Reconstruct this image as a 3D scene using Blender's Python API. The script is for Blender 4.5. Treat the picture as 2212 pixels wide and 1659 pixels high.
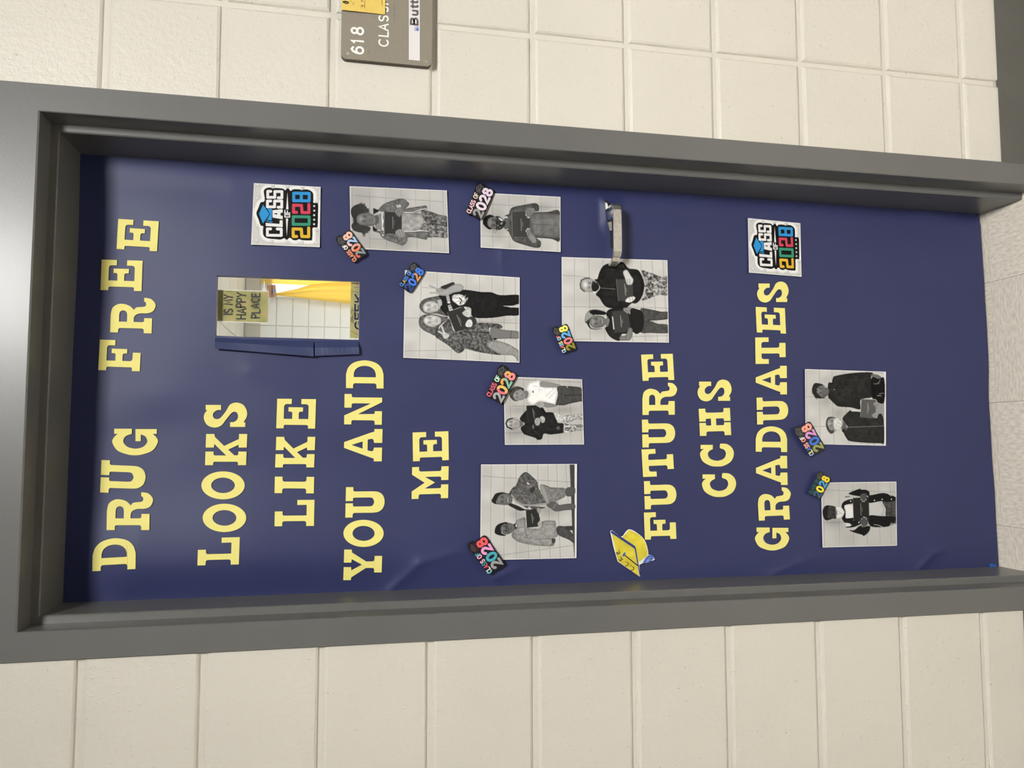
import bpy, math, random
import numpy as np
from mathutils import Matrix, Vector

# ------------------------------------------------------------------ camera, world, lights, exposure
for o in list(bpy.data.objects):
    bpy.data.objects.remove(o, do_unlink=True)
SC = bpy.context.scene
COL = SC.collection
FPX = 1700.15                                   # focal length in pixels of the 2212 x 1659 frame
CAM = np.array([-0.135, -1.5241, 1.577])
YAW, PITCH, ROLL = 0.0747, -0.201, 0.0135

def cam_axes():
    F = np.array([math.sin(YAW)*math.cos(PITCH), math.cos(YAW)*math.cos(PITCH), math.sin(PITCH)])
    R = np.array([math.cos(YAW), -math.sin(YAW), 0.0])
    U = np.cross(R, F)
    c, s = math.cos(ROLL), math.sin(ROLL)
    return F, R*c+U*s, U*c-R*s
F_, R_, U_ = cam_axes()
cd = bpy.data.cameras.new('camera'); cam = bpy.data.objects.new('camera', cd); COL.objects.link(cam)
cd.sensor_fit = 'HORIZONTAL'; cd.sensor_width = 36.0; cd.lens = FPX/2212*36.0
cd.clip_start = 0.02; cd.clip_end = 60
cam.matrix_world = Matrix(((-U_[0], R_[0], -F_[0], CAM[0]), (-U_[1], R_[1], -F_[1], CAM[1]),
                           (-U_[2], R_[2], -F_[2], CAM[2]), (0, 0, 0, 1)))
SC.camera = cam
w = bpy.data.worlds.new('world'); SC.world = w; w.use_nodes = True
w.node_tree.nodes['Background'].inputs[0].default_value = (1.0, 0.95, 0.88, 1)
w.node_tree.nodes['Background'].inputs[1].default_value = 0.03
SC.view_settings.view_transform = 'Standard'
SC.view_settings.look = 'None'
SC.view_settings.exposure = 0.0
SC.view_settings.gamma = 1.0
SC.view_settings.use_curve_mapping = False
TROFFER_W = 344.0      # corridor troffers, watts each
CLASS_W = 470.0       # added classroom fill panels, watts each

# ------------------------------------------------------------------ maths helpers
I = 0.0254
WH, FW, D1, ST, D2, ZH = 0.5113, 0.0516, 0.0509, 0.0152, 0.1751, 2.1338
DW = WH-FW-ST                                    # half width of the visible door

def ray(px, py):
    return F_ + R_*((829.5-py)/FPX) + U_*((1106-px)/FPX)
def at_y(px, py, y):
    d = ray(px, py); t = (y-CAM[1])/d[1]
    return CAM + d*t
def at_z(px, py, z):
    d = ray(px, py); t = (z-CAM[2])/d[2]
    return CAM + d*t
def at_y_arr(px, py, y):
    px = np.asarray(px, float); py = np.asarray(py, float)
    d = F_[None]+R_[None]*((829.5-py)/FPX)[:, None]+U_[None]*((1106-px)/FPX)[:, None]
    t = (np.asarray(y)-CAM[1])/d[:, 1]
    return CAM[None]+d*t[:, None]
def s2l(c):
    c = np.asarray(c, float)/255.0
    return np.where(c <= 0.04045, c/12.92, ((c+0.055)/1.055)**2.4)
WHITE = float(s2l(229))
def alb(c):                                      # a colour as it shows -> reflectance beside white paper
    return np.minimum(s2l(c)/WHITE*0.82, 0.93)
def smooth_noise(x, z, scale, seed):
    r = np.random.RandomState(seed); n = 64
    t = r.rand(n, n)
    u = np.asarray(x)/scale+17.3; v = np.asarray(z)/scale+9.1
    iu = np.floor(u).astype(int); iv = np.floor(v).astype(int)
    fu = u-iu; fv = v-iv
    fu = fu*fu*(3-2*fu); fv = fv*fv*(3-2*fv)
    a = t[iu % n, iv % n]; b = t[(iu+1) % n, iv % n]; c = t[iu % n, (iv+1) % n]; d = t[(iu+1) % n, (iv+1) % n]
    return (a*(1-fu)+b*fu)*(1-fv)+(c*(1-fu)+d*fu)*fv-0.5
def gauss(x, z, cx, cz, sx, sz, ang=0.0):
    c, s = math.cos(ang), math.sin(ang)
    u = (x-cx)*c+(z-cz)*s; v = -(x-cx)*s+(z-cz)*c
    return np.exp(-(u/sx)**2-(v/sz)**2)
def seg_dist(x, z, a, b):
    ax, az = a; bx, bz = b
    dx, dz = bx-ax, bz-az
    t = np.clip(((x-ax)*dx+(z-az)*dz)/(dx*dx+dz*dz), 0, 1)
    return np.hypot(x-ax-t*dx, z-az-t*dz), t
def door_xz(px, py):
    p = at_y(px, py, D2); return float(p[0]), float(p[2])
CREASES = []
for (ax, ay, bx, by, hgt, wid) in [
        (843, 1272, 905, 1215, .004, .010), (905, 1215, 990, 1188, .003, .014), (1070, 1248, 1120, 1225, .003, .010),
        (1660, 1242, 1720, 1214, .0035, .008), (1720, 1214, 1760, 1200, .002, .012), (1974, 1228, 2008, 1192, .005, .008),
        (2008, 1192, 2035, 1186, .003, .010), (1990, 455, 2040, 470, .002, .012), (505, 412, 560, 425, .001, .03),
        (1085, 545, 1083, 590, .0025, .012), (540, 800, 640, 830, .0015, .02)]:
    CREASES.append((door_xz(ax, ay), door_xz(bx, by), hgt, wid))
LEV = door_xz(1319, 458)
def paper_h(x, z):
    """how far the blue paper stands off the door leaf at x, z (metres)"""
    x = np.asarray(x, float); z = np.asarray(z, float)
    h = 0.0060+0.0090*smooth_noise(x, z, 0.30, 3)+0.0034*smooth_noise(x*1.6, z, 0.13, 5)
    h += 0.0020*smooth_noise(x, z*0.25, 0.10, 8)
    # the left edge bows out towards the room and falls back behind the stop
    e = (-x-(DW-0.080))/0.080
    k = np.clip((z-0.95)/0.6, 0, 1)*np.clip((2.125-z)/0.14, 0, 1)*(0.75+0.9*smooth_noise(x*0, z, 0.30, 12))
    h += 0.017*k*np.where(e > 0, np.cos(np.clip(e, 0, 1)*np.pi/2)**1.2, np.exp(-(e/1.3)**2))
    # right edge
    e2 = np.clip((x-(DW-0.06))/0.06, 0, 1)
    h += 0.0018*np.sin(np.pi*e2)**2
    for a, b, hg, wd in CREASES:
        d, t = seg_dist(x, z, a, b)
        h += 1.7*hg*np.exp(-d/wd)*(1-0.5*t)
    # the paper is tented over the handle rose: flat facets with sharp folds
    u = (x-LEV[0]); v = (z-LEV[1]-0.004)
    h += 0.0115*np.clip(1.25-np.maximum.reduce([u/0.028, -u/0.050, v/0.022, -v/0.026, (-u/0.05+v/0.03)*.72]), 0, .8)
    return np.maximum(h, 0.0006)
def paper_y(x, z):
    return D2-paper_h(x, z)
def on_paper(px, py, eps):
    """pixel positions -> points lying eps in front of the blue paper"""
    p = at_y_arr(px, py, D2-0.004)
    for _ in range(3):
        y = paper_y(p[:, 0], p[:, 2])-eps
        p = at_y_arr(px, py, y)
    return p

# ------------------------------------------------------------------ mesh helpers
def tag(o, label=None, cat=None, group=None, kind=None):
    if label: o['label'] = label
    if cat: o['category'] = cat
    if group: o['group'] = group
    if kind: o['kind'] = kind
    return o
def link(name, me, mat=None, parent=None):
    o = bpy.data.objects.new(name, me); COL.objects.link(o)
    if mat is not None and me is not None: me.materials.append(mat)
    if parent is not None: o.parent = parent
    return o
def empty(name, loc=(0, 0, 0)):
    o = bpy.data.objects.new(name, None); COL.objects.link(o); o.location = loc
    o.empty_display_size = 0.05
    return o
def mesh(name, verts, faces, mat=None, parent=None, smooth=False):
    me = bpy.data.meshes.new(name)
    v = np.asarray(verts, float)
    if parent is not None:
        q = parent
        off = np.zeros(3)
        while q is not None:
            off += np.array(q.location); q = q.parent
        v = v-off[None]
    me.from_pydata([tuple(p) for p in v], [], [tuple(f) for f in faces])
    me.update()
    if smooth: me.polygons.foreach_set('use_smooth', [True]*len(me.polygons))
    return link(name, me, mat, parent)
def boxv(x0, x1, y0, y1, z0, z1):
    v = [(x0, y0, z0), (x1, y0, z0), (x1, y1, z0), (x0, y1, z0), (x0, y0, z1), (x1, y0, z1), (x1, y1, z1), (x0, y1, z1)]
    f = [(0, 3, 2, 1), (4, 5, 6, 7), (0, 1, 5, 4), (1, 2, 6, 5), (2, 3, 7, 6), (3, 0, 4, 7)]
    return v, f
def join(parts):
    V, Fc = [], []
    for v, f in parts:
        b = len(V); V += [tuple(p) for p in v]; Fc += [tuple(i+b for i in q) for q in f]
    return V, Fc
def bevel(o, wd, seg=2):
    m = o.modifiers.new('bevel', 'BEVEL'); m.width = wd; m.segments = seg; m.limit_method = 'ANGLE'; m.angle_limit = math.radians(35)
    return o
def cyl(c, axis, r, h, n=24, r2=None):
    """closed cylinder from point c along axis"""
    a = np.asarray(axis, float); a /= np.linalg.norm(a)
    t = np.cross(a, [0, 0, 1] if abs(a[2]) < .9 else [1, 0, 0]); t /= np.linalg.norm(t); b = np.cross(a, t)
    r2 = r if r2 is None else r2; c = np.asarray(c, float)
    ang = np.linspace(0, 2*math.pi, n, endpoint=False)
    v = [c+r*(math.cos(q)*t+math.sin(q)*b) for q in ang]+[c+a*h+r2*(math.cos(q)*t+math.sin(q)*b) for q in ang]
    f = [tuple(range(n))[::-1], tuple(range(n, 2*n))]+[(i, (i+1) % n, n+(i+1) % n, n+i) for i in range(n)]
    return v, f
# outlines: list of (x, y), (x, y, fillet radius) corners and ('c', x, y) smooth knots
def catmull(p0, p1, p2, p3, n=7):
    t = np.linspace(0, 1, n, endpoint=False)[:, None]
    p0, p1, p2, p3 = map(np.asarray, (p0, p1, p2, p3))
    return 0.5*((2*p1)+(-p0+p2)*t+(2*p0-5*p1+4*p2-p3)*t**2+(-p0+3*p1-3*p2+p3)*t**3)
def outline(spec):
    n = len(spec); pos = []; kind = []
    for s in spec:
        if s[0] == 'c': pos.append(np.array([float(s[1]), float(s[2])])); kind.append('c')
        else: pos.append(np.array([float(s[0]), float(s[1])])); kind.append(float(s[2]) if len(s) > 2 else 0.0)
    out = []
    for i in range(n):
        p, k = pos[i], kind[i]; a, b, c = pos[i-1], pos[(i+1) % n], pos[(i+2) % n]
        kn = kind[(i+1) % n]
        if k != 'c' and k > 0 and kn != 'c':
            d0 = a-p; d1 = b-p; l0 = np.linalg.norm(d0); l1 = np.linalg.norm(d1)
            r = min(k, l0*.48, l1*.48)
            s0 = p+d0/l0*r; s1 = p+d1/l1*r
            for t in np.linspace(0, 1, 6): out.append((1-t)**2*s0+2*t*(1-t)*p+t*t*s1)
            continue
        if k == 'c' or kn == 'c':
            pa = a if k == 'c' else p+(p-b)*0.3
            pc = c if kn == 'c' else b+(b-p)*0.3
            out += list(catmull(pa, p, b, pc))
        else: out.append(p)
    return np.array(out)
def ell(cx, cy, rx, ry, a0=0, a1=360, n=40):
    t = np.radians(np.linspace(a0, a1, n, endpoint=(abs(a1-a0) < 360)))
    return np.stack([cx+rx*np.cos(t), cy+ry*np.sin(t)], 1)
from mathutils.geometry import tessellate_polygon
def area2(p):
    x, y = p[:, 0], p[:, 1]
    return float(np.sum(x*np.roll(y, -1)-np.roll(x, -1)*y))
def tess(loops):
    vl = [[Vector((float(a), float(b), 0)) for a, b in l] for l in loops]
    return tessellate_polygon(vl)
def plate(name, loops, to3d, thick, mat, parent=None):
    """flat cut-out: 2-D loops (outer first, then holes), to3d maps an (n,2) array to points; extruded back along +y"""
    P = np.concatenate([np.asarray(l, float) for l in loops]); T = tess(loops)
    front = to3d(P); back = front+np.array([0, thick, 0])[None]
    n = len(P); faces = []
    for a, b, c in T:
        nrm = np.cross(front[b]-front[a], front[c]-front[a])
        if nrm[1] > 0: a, b, c = a, c, b
        faces += [(a, b, c), (a+n, c+n, b+n)]
    o = 0
    for l in loops:
        m = len(l)
        for i in range(m):
            j = (i+1) % m; faces.append((o+i, o+j, o+j+n, o+i+n))
        o += m
    return mesh(name, np.concatenate([front, back]), faces, mat, parent)

# ------------------------------------------------------------------ materials
MATS = {}
def new_mat(name):
    m = bpy.data.materials.new(name); m.use_nodes = True
    b = m.node_tree.nodes['Principled BSDF']
    return m, m.node_tree, b
def setc(b, col, rough, spec=0.5, metal=0.0):
    b.inputs['Base Color'].default_value = (*[float(c) for c in col], 1)
    b.inputs['Roughness'].default_value = rough
    b.inputs['Specular IOR Level'].default_value = spec
    b.inputs['Metallic'].default_value = metal
def pmat(name, col, rough=0.5, spec=0.4, metal=0.0, var=0.06, nscale=18.0, bump=0.0, bscale=200.0, bdist=0.001):
    """plain material whose colour and relief drift with noise"""
    if name in MATS: return MATS[name]
    m, nt, b = new_mat(name); setc(b, col, rough, spec, metal)
    tc = nt.nodes.new('ShaderNodeTexCoord')
    nz = nt.nodes.new('ShaderNodeTexNoise'); nz.inputs['Scale'].default_value = nscale; nz.inputs['Detail'].default_value = 4
    nt.links.new(tc.outputs['Object'], nz.inputs['Vector'])
    mp = nt.nodes.new('ShaderNodeMapRange'); mp.inputs[3].default_value = 1-var; mp.inputs[4].default_value = 1+var
    mp.inputs[1].default_value = 0.3; mp.inputs[2].default_value = 0.7
    nt.links.new(nz.outputs['Fac'], mp.inputs[0])
    mx = nt.nodes.new('ShaderNodeMix'); mx.data_type = 'RGBA'; mx.blend_type = 'MULTIPLY'; mx.inputs[0].default_value = 1.0
    mx.inputs[6].default_value = (*[float(c) for c in col], 1); nt.links.new(mp.outputs[0], mx.inputs[7])
    nt.links.new(mx.outputs[2], b.inputs['Base Color'])
    if bump > 0:
        n2 = nt.nodes.new('ShaderNodeTexNoise'); n2.inputs['Scale'].default_value = bscale; n2.inputs['Detail'].default_value = 3
        nt.links.new(tc.outputs['Object'], n2.inputs['Vector'])
        bp = nt.nodes.new('ShaderNodeBump'); bp.inputs['Strength'].default_value = bump; bp.inputs['Distance'].default_value = bdist
        nt.links.new(n2.outputs['Fac'], bp.inputs['Height']); nt.links.new(bp.outputs['Normal'], b.inputs['Normal'])
    MATS[name] = m
    return m
def block_mat():
    m, nt, b = new_mat('painted_block'); L = nt.links
    setc(b, (0.60, 0.56, 0.48), 0.38, 0.5)
    tc = nt.nodes.new('ShaderNodeTexCoord')
    geo = nt.nodes.new('ShaderNodeNewGeometry')
    n1 = nt.nodes.new('ShaderNodeTexNoise'); n1.inputs['Scale'].default_value = 300; n1.inputs['Detail'].default_value = 3
    n2 = nt.nodes.new('ShaderNodeTexNoise'); n2.inputs['Scale'].default_value = 85; n2.inputs['Detail'].default_value = 4
    vo = nt.nodes.new('ShaderNodeTexNoise'); vo.inputs['Scale'].default_value = 115; vo.inputs['Detail'].default_value = 1.5
    for n in (n1, n2, vo): L.new(geo.outputs['Position'], n.inputs['Vector'])
    pit = nt.nodes.new('ShaderNodeMapRange'); pit.inputs[1].default_value = 0.66; pit.inputs[2].default_value = 0.76
    pit.inputs[3].default_value = 0; pit.inputs[4].default_value = 0.42
    L.new(vo.outputs['Fac'], pit.inputs[0])
    a1 = nt.nodes.new('ShaderNodeMath'); a1.operation = 'MULTIPLY'; a1.inputs[1].default_value = 0.30; L.new(n1.outputs['Fac'], a1.inputs[0])
    a2 = nt.nodes.new('ShaderNodeMath'); a2.operation = 'MULTIPLY_ADD'; a2.inputs[1].default_value = 0.85; L.new(n2.outputs['Fac'], a2.inputs[0]); L.new(a1.outputs[0], a2.inputs[2])
    a3 = nt.nodes.new('ShaderNodeMath'); a3.operation = 'ADD'; L.new(a2.outputs[0], a3.inputs[0]); L.new(pit.outputs[0], a3.inputs[1])
    bp = nt.nodes.new('ShaderNodeBump'); bp.inputs['Strength'].default_value = 0.9; bp.inputs['Distance'].default_value = 0.0019
    L.new(a3.outputs[0], bp.inputs['Height']); L.new(bp.outputs['Normal'], b.inputs['Normal'])
    n4 = nt.nodes.new('ShaderNodeTexNoise'); n4.inputs['Scale'].default_value = 2.5; L.new(geo.outputs['Position'], n4.inputs['Vector'])
    cr = nt.nodes.new('ShaderNodeValToRGB'); cr.color_ramp.elements[0].position = .35; cr.color_ramp.elements[1].position = .65
    cr.color_ramp.elements[0].color = (0.635, 0.602, 0.530, 1); cr.color_ramp.elements[1].color = (0.665, 0.631, 0.556, 1)
    L.new(n4.outputs['Fac'], cr.inputs[0]); L.new(cr.outputs[0], b.inputs['Base Color'])
    return m
M_BLOCK = block_mat()
M_FRAME = pmat('grey_enamel', (0.134, 0.133, 0.127), 0.35, 0.42, var=0.04, nscale=5, bump=0.16, bscale=260, bdist=0.0006)
M_FRAME.node_tree.nodes['Principled BSDF'].inputs['Coat Weight'].default_value = 0.08; M_FRAME.node_tree.nodes['Principled BSDF'].inputs['Coat Roughness'].default_value = 0.20
M_BASE = pmat('grey_vinyl_base', (0.098, 0.095, 0.085), 0.42, 0.4, var=0.05, nscale=12, bump=0.08, bscale=150)
M_NAVY = pmat('navy_paper', (0.0265, 0.0335, 0.1100), 0.50, 0.42, var=0.05, nscale=6, bump=0.10, bscale=900, bdist=0.0004)
M_NAVY_LIT = pmat('navy_paper_lit', (0.031, 0.043, 0.118), 0.55, 0.4, var=0.05, nscale=9, bump=0.1, bscale=900, bdist=0.0004)  # same navy paper, lightened in colour where folds face the light
M_YEL = pmat('yellow_card', (0.88, 0.79, 0.25), 0.60, 0.25, var=0.02, nscale=40, bump=0.05, bscale=900, bdist=0.0003)
M_PAPER = pmat('white_copy_paper', (0.80, 0.79, 0.765), 0.6, 0.25, var=0.02, nscale=30)
M_DOOR = pmat('door_leaf_paint', (0.20, 0.185, 0.15), 0.5, 0.4, var=0.15, nscale=4)
M_STEEL = pmat('brushed_steel', (0.78, 0.75, 0.70), 0.42, 0.5, metal=1.0, var=0.12, nscale=120, bump=0.15, bscale=300, bdist=0.0004)
M_DARK = pmat('black_ink', (0.010, 0.010, 0.011), 0.5, 0.4, var=0.1)
M_BLACKCARD = pmat('black_glossy_card', (0.010, 0.010, 0.011), 0.30, 0.45, var=0.2, nscale=60)
M_WHITE = pmat('white_enamel', (0.80, 0.78, 0.73), 0.45, 0.4, var=0.02)
M_SIGN = pmat('taupe_sign_plastic', (0.255, 0.225, 0.180), 0.5, 0.35, var=0.03, nscale=60, bump=0.2, bscale=1500, bdist=0.0002)
M_SIGNW = pmat('raised_white_plastic', (0.86, 0.85, 0.80), 0.45, 0.35, var=0.02)
def ink(rgb, rough=0.5):
    n = 'ink_%d_%d_%d' % tuple(int(c) for c in rgb)
    return pmat(n, alb(rgb), rough, 0.3, var=0.05, nscale=150)
def print_mat():
    m, nt, b = new_mat('photo_print'); setc(b, (1, 1, 1), 0.55, 0.14)
    at = nt.nodes.new('ShaderNodeAttribute'); at.attribute_name = 'ink'
    tc = nt.nodes.new('ShaderNodeTexCoord'); nz = nt.nodes.new('ShaderNodeTexNoise'); nz.inputs['Scale'].default_value = 1200
    nt.links.new(tc.outputs['Object'], nz.inputs['Vector'])
    mp = nt.nodes.new('ShaderNodeMapRange'); mp.inputs[3].default_value = 0.90; mp.inputs[4].default_value = 1.10
    nt.links.new(nz.outputs['Fac'], mp.inputs[0])
    mx = nt.nodes.new('ShaderNodeMix'); mx.data_type = 'RGBA'; mx.blend_type = 'MULTIPLY'; mx.inputs[0].default_value = 1
    nt.links.new(at.outputs['Color'], mx.inputs[6]); nt.links.new(mp.outputs[0], mx.inputs[7])
    nt.links.new(mx.outputs[2], b.inputs['Base Color'])
    return m
M_PRINT = print_mat()
def emit_mat(name, col, strength):
    m, nt, b = new_mat(name); setc(b, col, 0.6)
    b.inputs['Emission Color'].default_value = (*col, 1); b.inputs['Emission Strength'].default_value = strength
    tc = nt.nodes.new('ShaderNodeTexCoord'); nz = nt.nodes.new('ShaderNodeTexNoise'); nz.inputs['Scale'].default_value = 300
    nt.links.new(tc.outputs['Object'], nz.inputs['Vector'])
    bp = nt.nodes.new('ShaderNodeBump'); bp.inputs['Strength'].default_value = 0.1
    nt.links.new(nz.outputs['Fac'], bp.inputs['Height']); nt.links.new(bp.outputs['Normal'], b.inputs['Normal'])
    return m
def floor_mat(name, seed, tone):
    m, nt, b = new_mat(name); L = nt.links; setc(b, (0.5, 0.46, 0.4), 0.3, 0.5)
    tc = nt.nodes.new('ShaderNodeTexCoord'); mpn = nt.nodes.new('ShaderNodeMapping')
    mpn.inputs['Scale'].default_value = (1.0, 0.36, 1) if seed % 2 else (0.36, 1.0, 1)
    L.new(tc.outputs['Object'], mpn.inputs['Vector'])
    n1 = nt.nodes.new('ShaderNodeTexNoise'); n1.inputs['Scale'].default_value = 170; n1.inputs['Detail'].default_value = 2
    L.new(mpn.outputs[0], n1.inputs['Vector'])
    cr = nt.nodes.new('ShaderNodeValToRGB')
    cr.color_ramp.elements[0].position = .34; cr.color_ramp.elements[0].color = (0.43*tone, 0.395*tone, 0.335*tone, 1)
    cr.color_ramp.elements[1].position = .50; cr.color_ramp.elements[1].color = (0.50*tone, 0.455*tone, 0.385*tone, 1)
    e = cr.color_ramp.elements.new(.70); e.color = (0.56*tone, 0.515*tone, 0.44*tone, 1)
    L.new(n1.outputs['Fac'], cr.inputs[0]); L.new(cr.outputs[0], b.inputs['Base Color'])
    bp = nt.nodes.new('ShaderNodeBump'); bp.inputs['Strength'].default_value = 0.12; bp.inputs['Distance'].default_value = .0006
    L.new(n1.outputs['Fac'], bp.inputs['Height']); L.new(bp.outputs['Normal'], b.inputs['Normal'])
    return m
M_VCT = [floor_mat('floor_tile_a', 0, 1.54), floor_mat('floor_tile_b', 1, 1.58)]
M_GROUT = pmat('tile_joint', (0.16, 0.14, 0.12), 0.6, 0.3)

# ------------------------------------------------------------------ 2-D ink canvas for the printed sheets
class Canvas:
    def __init__(s, x0, y0, x1, y1, res, bg):
        s.x0, s.y0, s.res = x0, y0, res
        s.w = int((x1-x0)*res); s.h = int((y1-y0)*res)
        s.a = np.empty((s.h, s.w, 3)); s.a[:] = np.asarray(bg, float) if np.ndim(bg) else float(bg)
    def _mask(s, pts):
        p = (np.asarray(pts, float)-[s.x0, s.y0])*s.res
        i0 = max(int(p[:, 0].min())-1, 0); i1 = min(int(p[:, 0].max())+2, s.w)
        j0 = max(int(p[:, 1].min())-1, 0); j1 = min(int(p[:, 1].max())+2, s.h)
        if i1 <= i0 or j1 <= j0: return None
        X, Y = np.meshgrid(np.arange(i0, i1)+.5, np.arange(j0, j1)+.5)
        ins = np.zeros(X.shape, bool)
        for k in range(len(p)):
            xa, ya = p[k-1]; xb, yb = p[k]
            if ya == yb: continue
            c = ((ya > Y) != (yb > Y)) & (X < (xb-xa)*(Y-ya)/(yb-ya)+xa)
            ins ^= c
        return (j0, j1, i0, i1), ins
    def fill(s, col, pts, noise=0, nscale=6, seed=1, stretch=1.0, edge=0.0):
        r = s._mask(pts)
        if r is None: return
        (j0, j1, i0, i1), ins = r
        c = np.asarray(col, float) if np.ndim(col) else np.array([col, col*.995, col*.985])
        blk = np.broadcast_to(c, ins.shape+(3,)).copy()
        if noise:
            X, Y = np.meshgrid(np.arange(i0, i1)/s.res, np.arange(j0, j1)/s.res)
            nscale = nscale*2.2 if nscale < 30 else nscale; noise = noise*.7 if noise > 45 else noise
            n = smooth_noise(X, Y*stretch, nscale, seed)+0.6*smooth_noise(X, Y*stretch, nscale*.45, seed+1)
            blk += (n*2*noise)[..., None]
        if edge:                                            # clothes and faces turn away from the lens towards their outline
            r = max(2, int(min(ins.shape)*.10)); m = np.pad(ins.astype(float), r)
            for ax in (0, 1):
                c_ = np.cumsum(m, ax); z_ = np.zeros_like(np.take(c_, [0], ax)); c_ = np.concatenate([z_, c_], ax)
                n_ = m.shape[ax]; hi = np.clip(np.arange(n_)+r+1, 0, n_); lo = np.clip(np.arange(n_)-r, 0, n_)
                m = (np.take(c_, hi, ax)-np.take(c_, lo, ax))/(2*r+1)
            m = m[r:-r, r:-r]
            blk *= (1+edge*.35-edge*np.clip((1-m)*1.6, 0, 1))[..., None]
        s.a[j0:j1, i0:i1][ins] = np.clip(blk, 2, 255)[ins]
    def stroke(s, col, wd, pts, closed=False):
        p = (np.asarray(pts, float)-[s.x0, s.y0])*s.res; h = wd*s.res/2
        n = len(p)
        for k in range(n if closed else n-1):
            a, b = p[k], p[(k+1) % n]
            i0 = max(int(min(a[0], b[0])-h)-1, 0); i1 = min(int(max(a[0], b[0])+h)+2, s.w)
            j0 = max(int(min(a[1], b[1])-h)-1, 0); j1 = min(int(max(a[1], b[1])+h)+2, s.h)
            if i1 <= i0 or j1 <= j0: continue
            X, Y = np.meshgrid(np.arange(i0, i1)+.5, np.arange(j0, j1)+.5)
            d, _ = seg_dist(X, Y, a, b) if np.hypot(*(b-a)) > 1e-6 else (np.hypot(X-a[0], Y-a[1]), 0)
            c = np.asarray(col, float) if np.ndim(col) else np.array([col, col*.995, col*.985])
            al = np.clip(h+.5-d, 0, 1)[..., None]*min(1.0, h*2)
            s.a[j0:j1, i0:i1] = s.a[j0:j1, i0:i1]*(1-al)+c*al
    def shade(s, amount, cx, cy, rx, ry):
        X, Y = np.meshgrid(np.arange(s.w)/s.res+s.x0, np.arange(s.h)/s.res+s.y0)
        s.a = np.clip(s.a+(amount*np.exp(-((X-cx)/rx)**2-((Y-cy)/ry)**2))[..., None], 2, 255)
    def soften(s, n=1):
        for _ in range(n):
            p = np.pad(s.a, ((1, 1), (1, 1), (0, 0)), 'edge')
            s.a = (p[:-2, 1:-1]+p[2:, 1:-1]+p[1:-1, :-2]+p[1:-1, 2:]+2*p[1:-1, 1:-1])/6
    def sample(s, x, y):
        u = np.clip((x-s.x0)*s.res-.5, 0, s.w-1.001); v = np.clip((y-s.y0)*s.res-.5, 0, s.h-1.001)
        i = u.astype(int); j = v.astype(int); fu = (u-i)[:, None]; fv = (v-j)[:, None]
        a = s.a
        return (a[j, i]*(1-fu)+a[j, i+1]*fu)*(1-fv)+(a[j+1, i]*(1-fu)+a[j+1, i+1]*fu)*fv
def bil(c, s, t):
    a, b, cc, d = [np.asarray(p, float) for p in c]
    s = s[:, None]; t = t[:, None]
    return a*(1-s)*(1-t)+b*s*(1-t)+cc*s*t+d*(1-s)*t
def sheet_with_print(name, canvas, src, dst, density, lift, label, cat, group, curl=(0, 0, 0, 0), wave=0.0, seed=0):
    """paper with its printed face; src corners in canvas units, dst corners in photo pixels (a b c d)"""
    d = [np.asarray(p, float) for p in dst]
    nx = max(4, int(np.linalg.norm(d[1]-d[0])*density)); ny = max(4, int(np.linalg.norm(d[3]-d[0])*density))
    def surf(S, T, eps):
        px = bil(dst, S, T)
        e = lift+eps+curl[0]*((1-S)*(1-T))**5+curl[1]*(S*(1-T))**5+curl[2]*(S*T)**5+curl[3]*((1-S)*T)**5
        e = e+wave*(np.sin(S*6.3+seed)*np.sin(T*5.1+seed*1.7)+1)
        return on_paper(px[:, 0], px[:, 1], e)
    g = 14
    S, T = np.meshgrid(np.linspace(0, 1, g+1), np.linspace(0, 1, g+1)); S = S.ravel(); T = T.ravel()
    fr = surf(S, T, 0); bk = fr+np.array([0, .0004, 0])
    n = (g+1)**2; fc = []
    for j in range(g):
        for i in range(g):
            q = j*(g+1)+i; fc += [(q, q+g+1, q+g+2, q+1), (n+q, n+q+1, n+q+g+2, n+q+g+1)]
    for i in range(g):
        for q, r in ((i, i+1), (g*(g+1)+i, g*(g+1)+i+1), (i*(g+1), (i+1)*(g+1)), (i*(g+1)+g, (i+1)*(g+1)+g)):
            fc.append((q, r, r+n, q+n))
    base = np.array([fr[:, 0].mean(), fr[:, 1].max(), fr[:, 2].min()])
    sh = mesh(name, np.concatenate([fr, bk])-base, fc, M_PAPER, None, True); sh.location = base
    tag(sh, label, cat, group)
    S, T = np.meshgrid(np.linspace(0, 1, nx+1), np.linspace(0, 1, ny+1)); S = S.ravel(); T = T.ravel()
    P = surf(S, T, 0.00045)-base
    q = bil(src, S, T); col = alb(np.clip((canvas.sample(q[:, 0], q[:, 1])-16)*1.07, 3, 250))
    me = bpy.data.meshes.new('print'); nv = len(P)
    me.vertices.add(nv); me.vertices.foreach_set('co', P.astype(np.float32).ravel())
    J, Ii = np.meshgrid(np.arange(ny), np.arange(nx), indexing='ij'); q0 = (J*(nx+1)+Ii).ravel()
    quads = np.stack([q0, q0+nx+1, q0+nx+2, q0+1], 1).astype(np.int32); nf = len(quads)
    me.loops.add(nf*4); me.polygons.add(nf)
    me.loops.foreach_set('vertex_index', quads.ravel())
    me.polygons.foreach_set('loop_start', np.arange(0, nf*4, 4, dtype=np.int32))
    me.update(calc_edges=True); me.validate()
    me.polygons.foreach_set('use_smooth', np.ones(nf, bool))
    ca = me.color_attributes.new('ink', 'FLOAT_COLOR', 'POINT')
    ca.data.foreach_set('color', np.concatenate([col, np.ones((nv, 1))], 1).astype(np.float32).ravel())
    link('print', me, M_PRINT, sh)
    return sh

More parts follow.
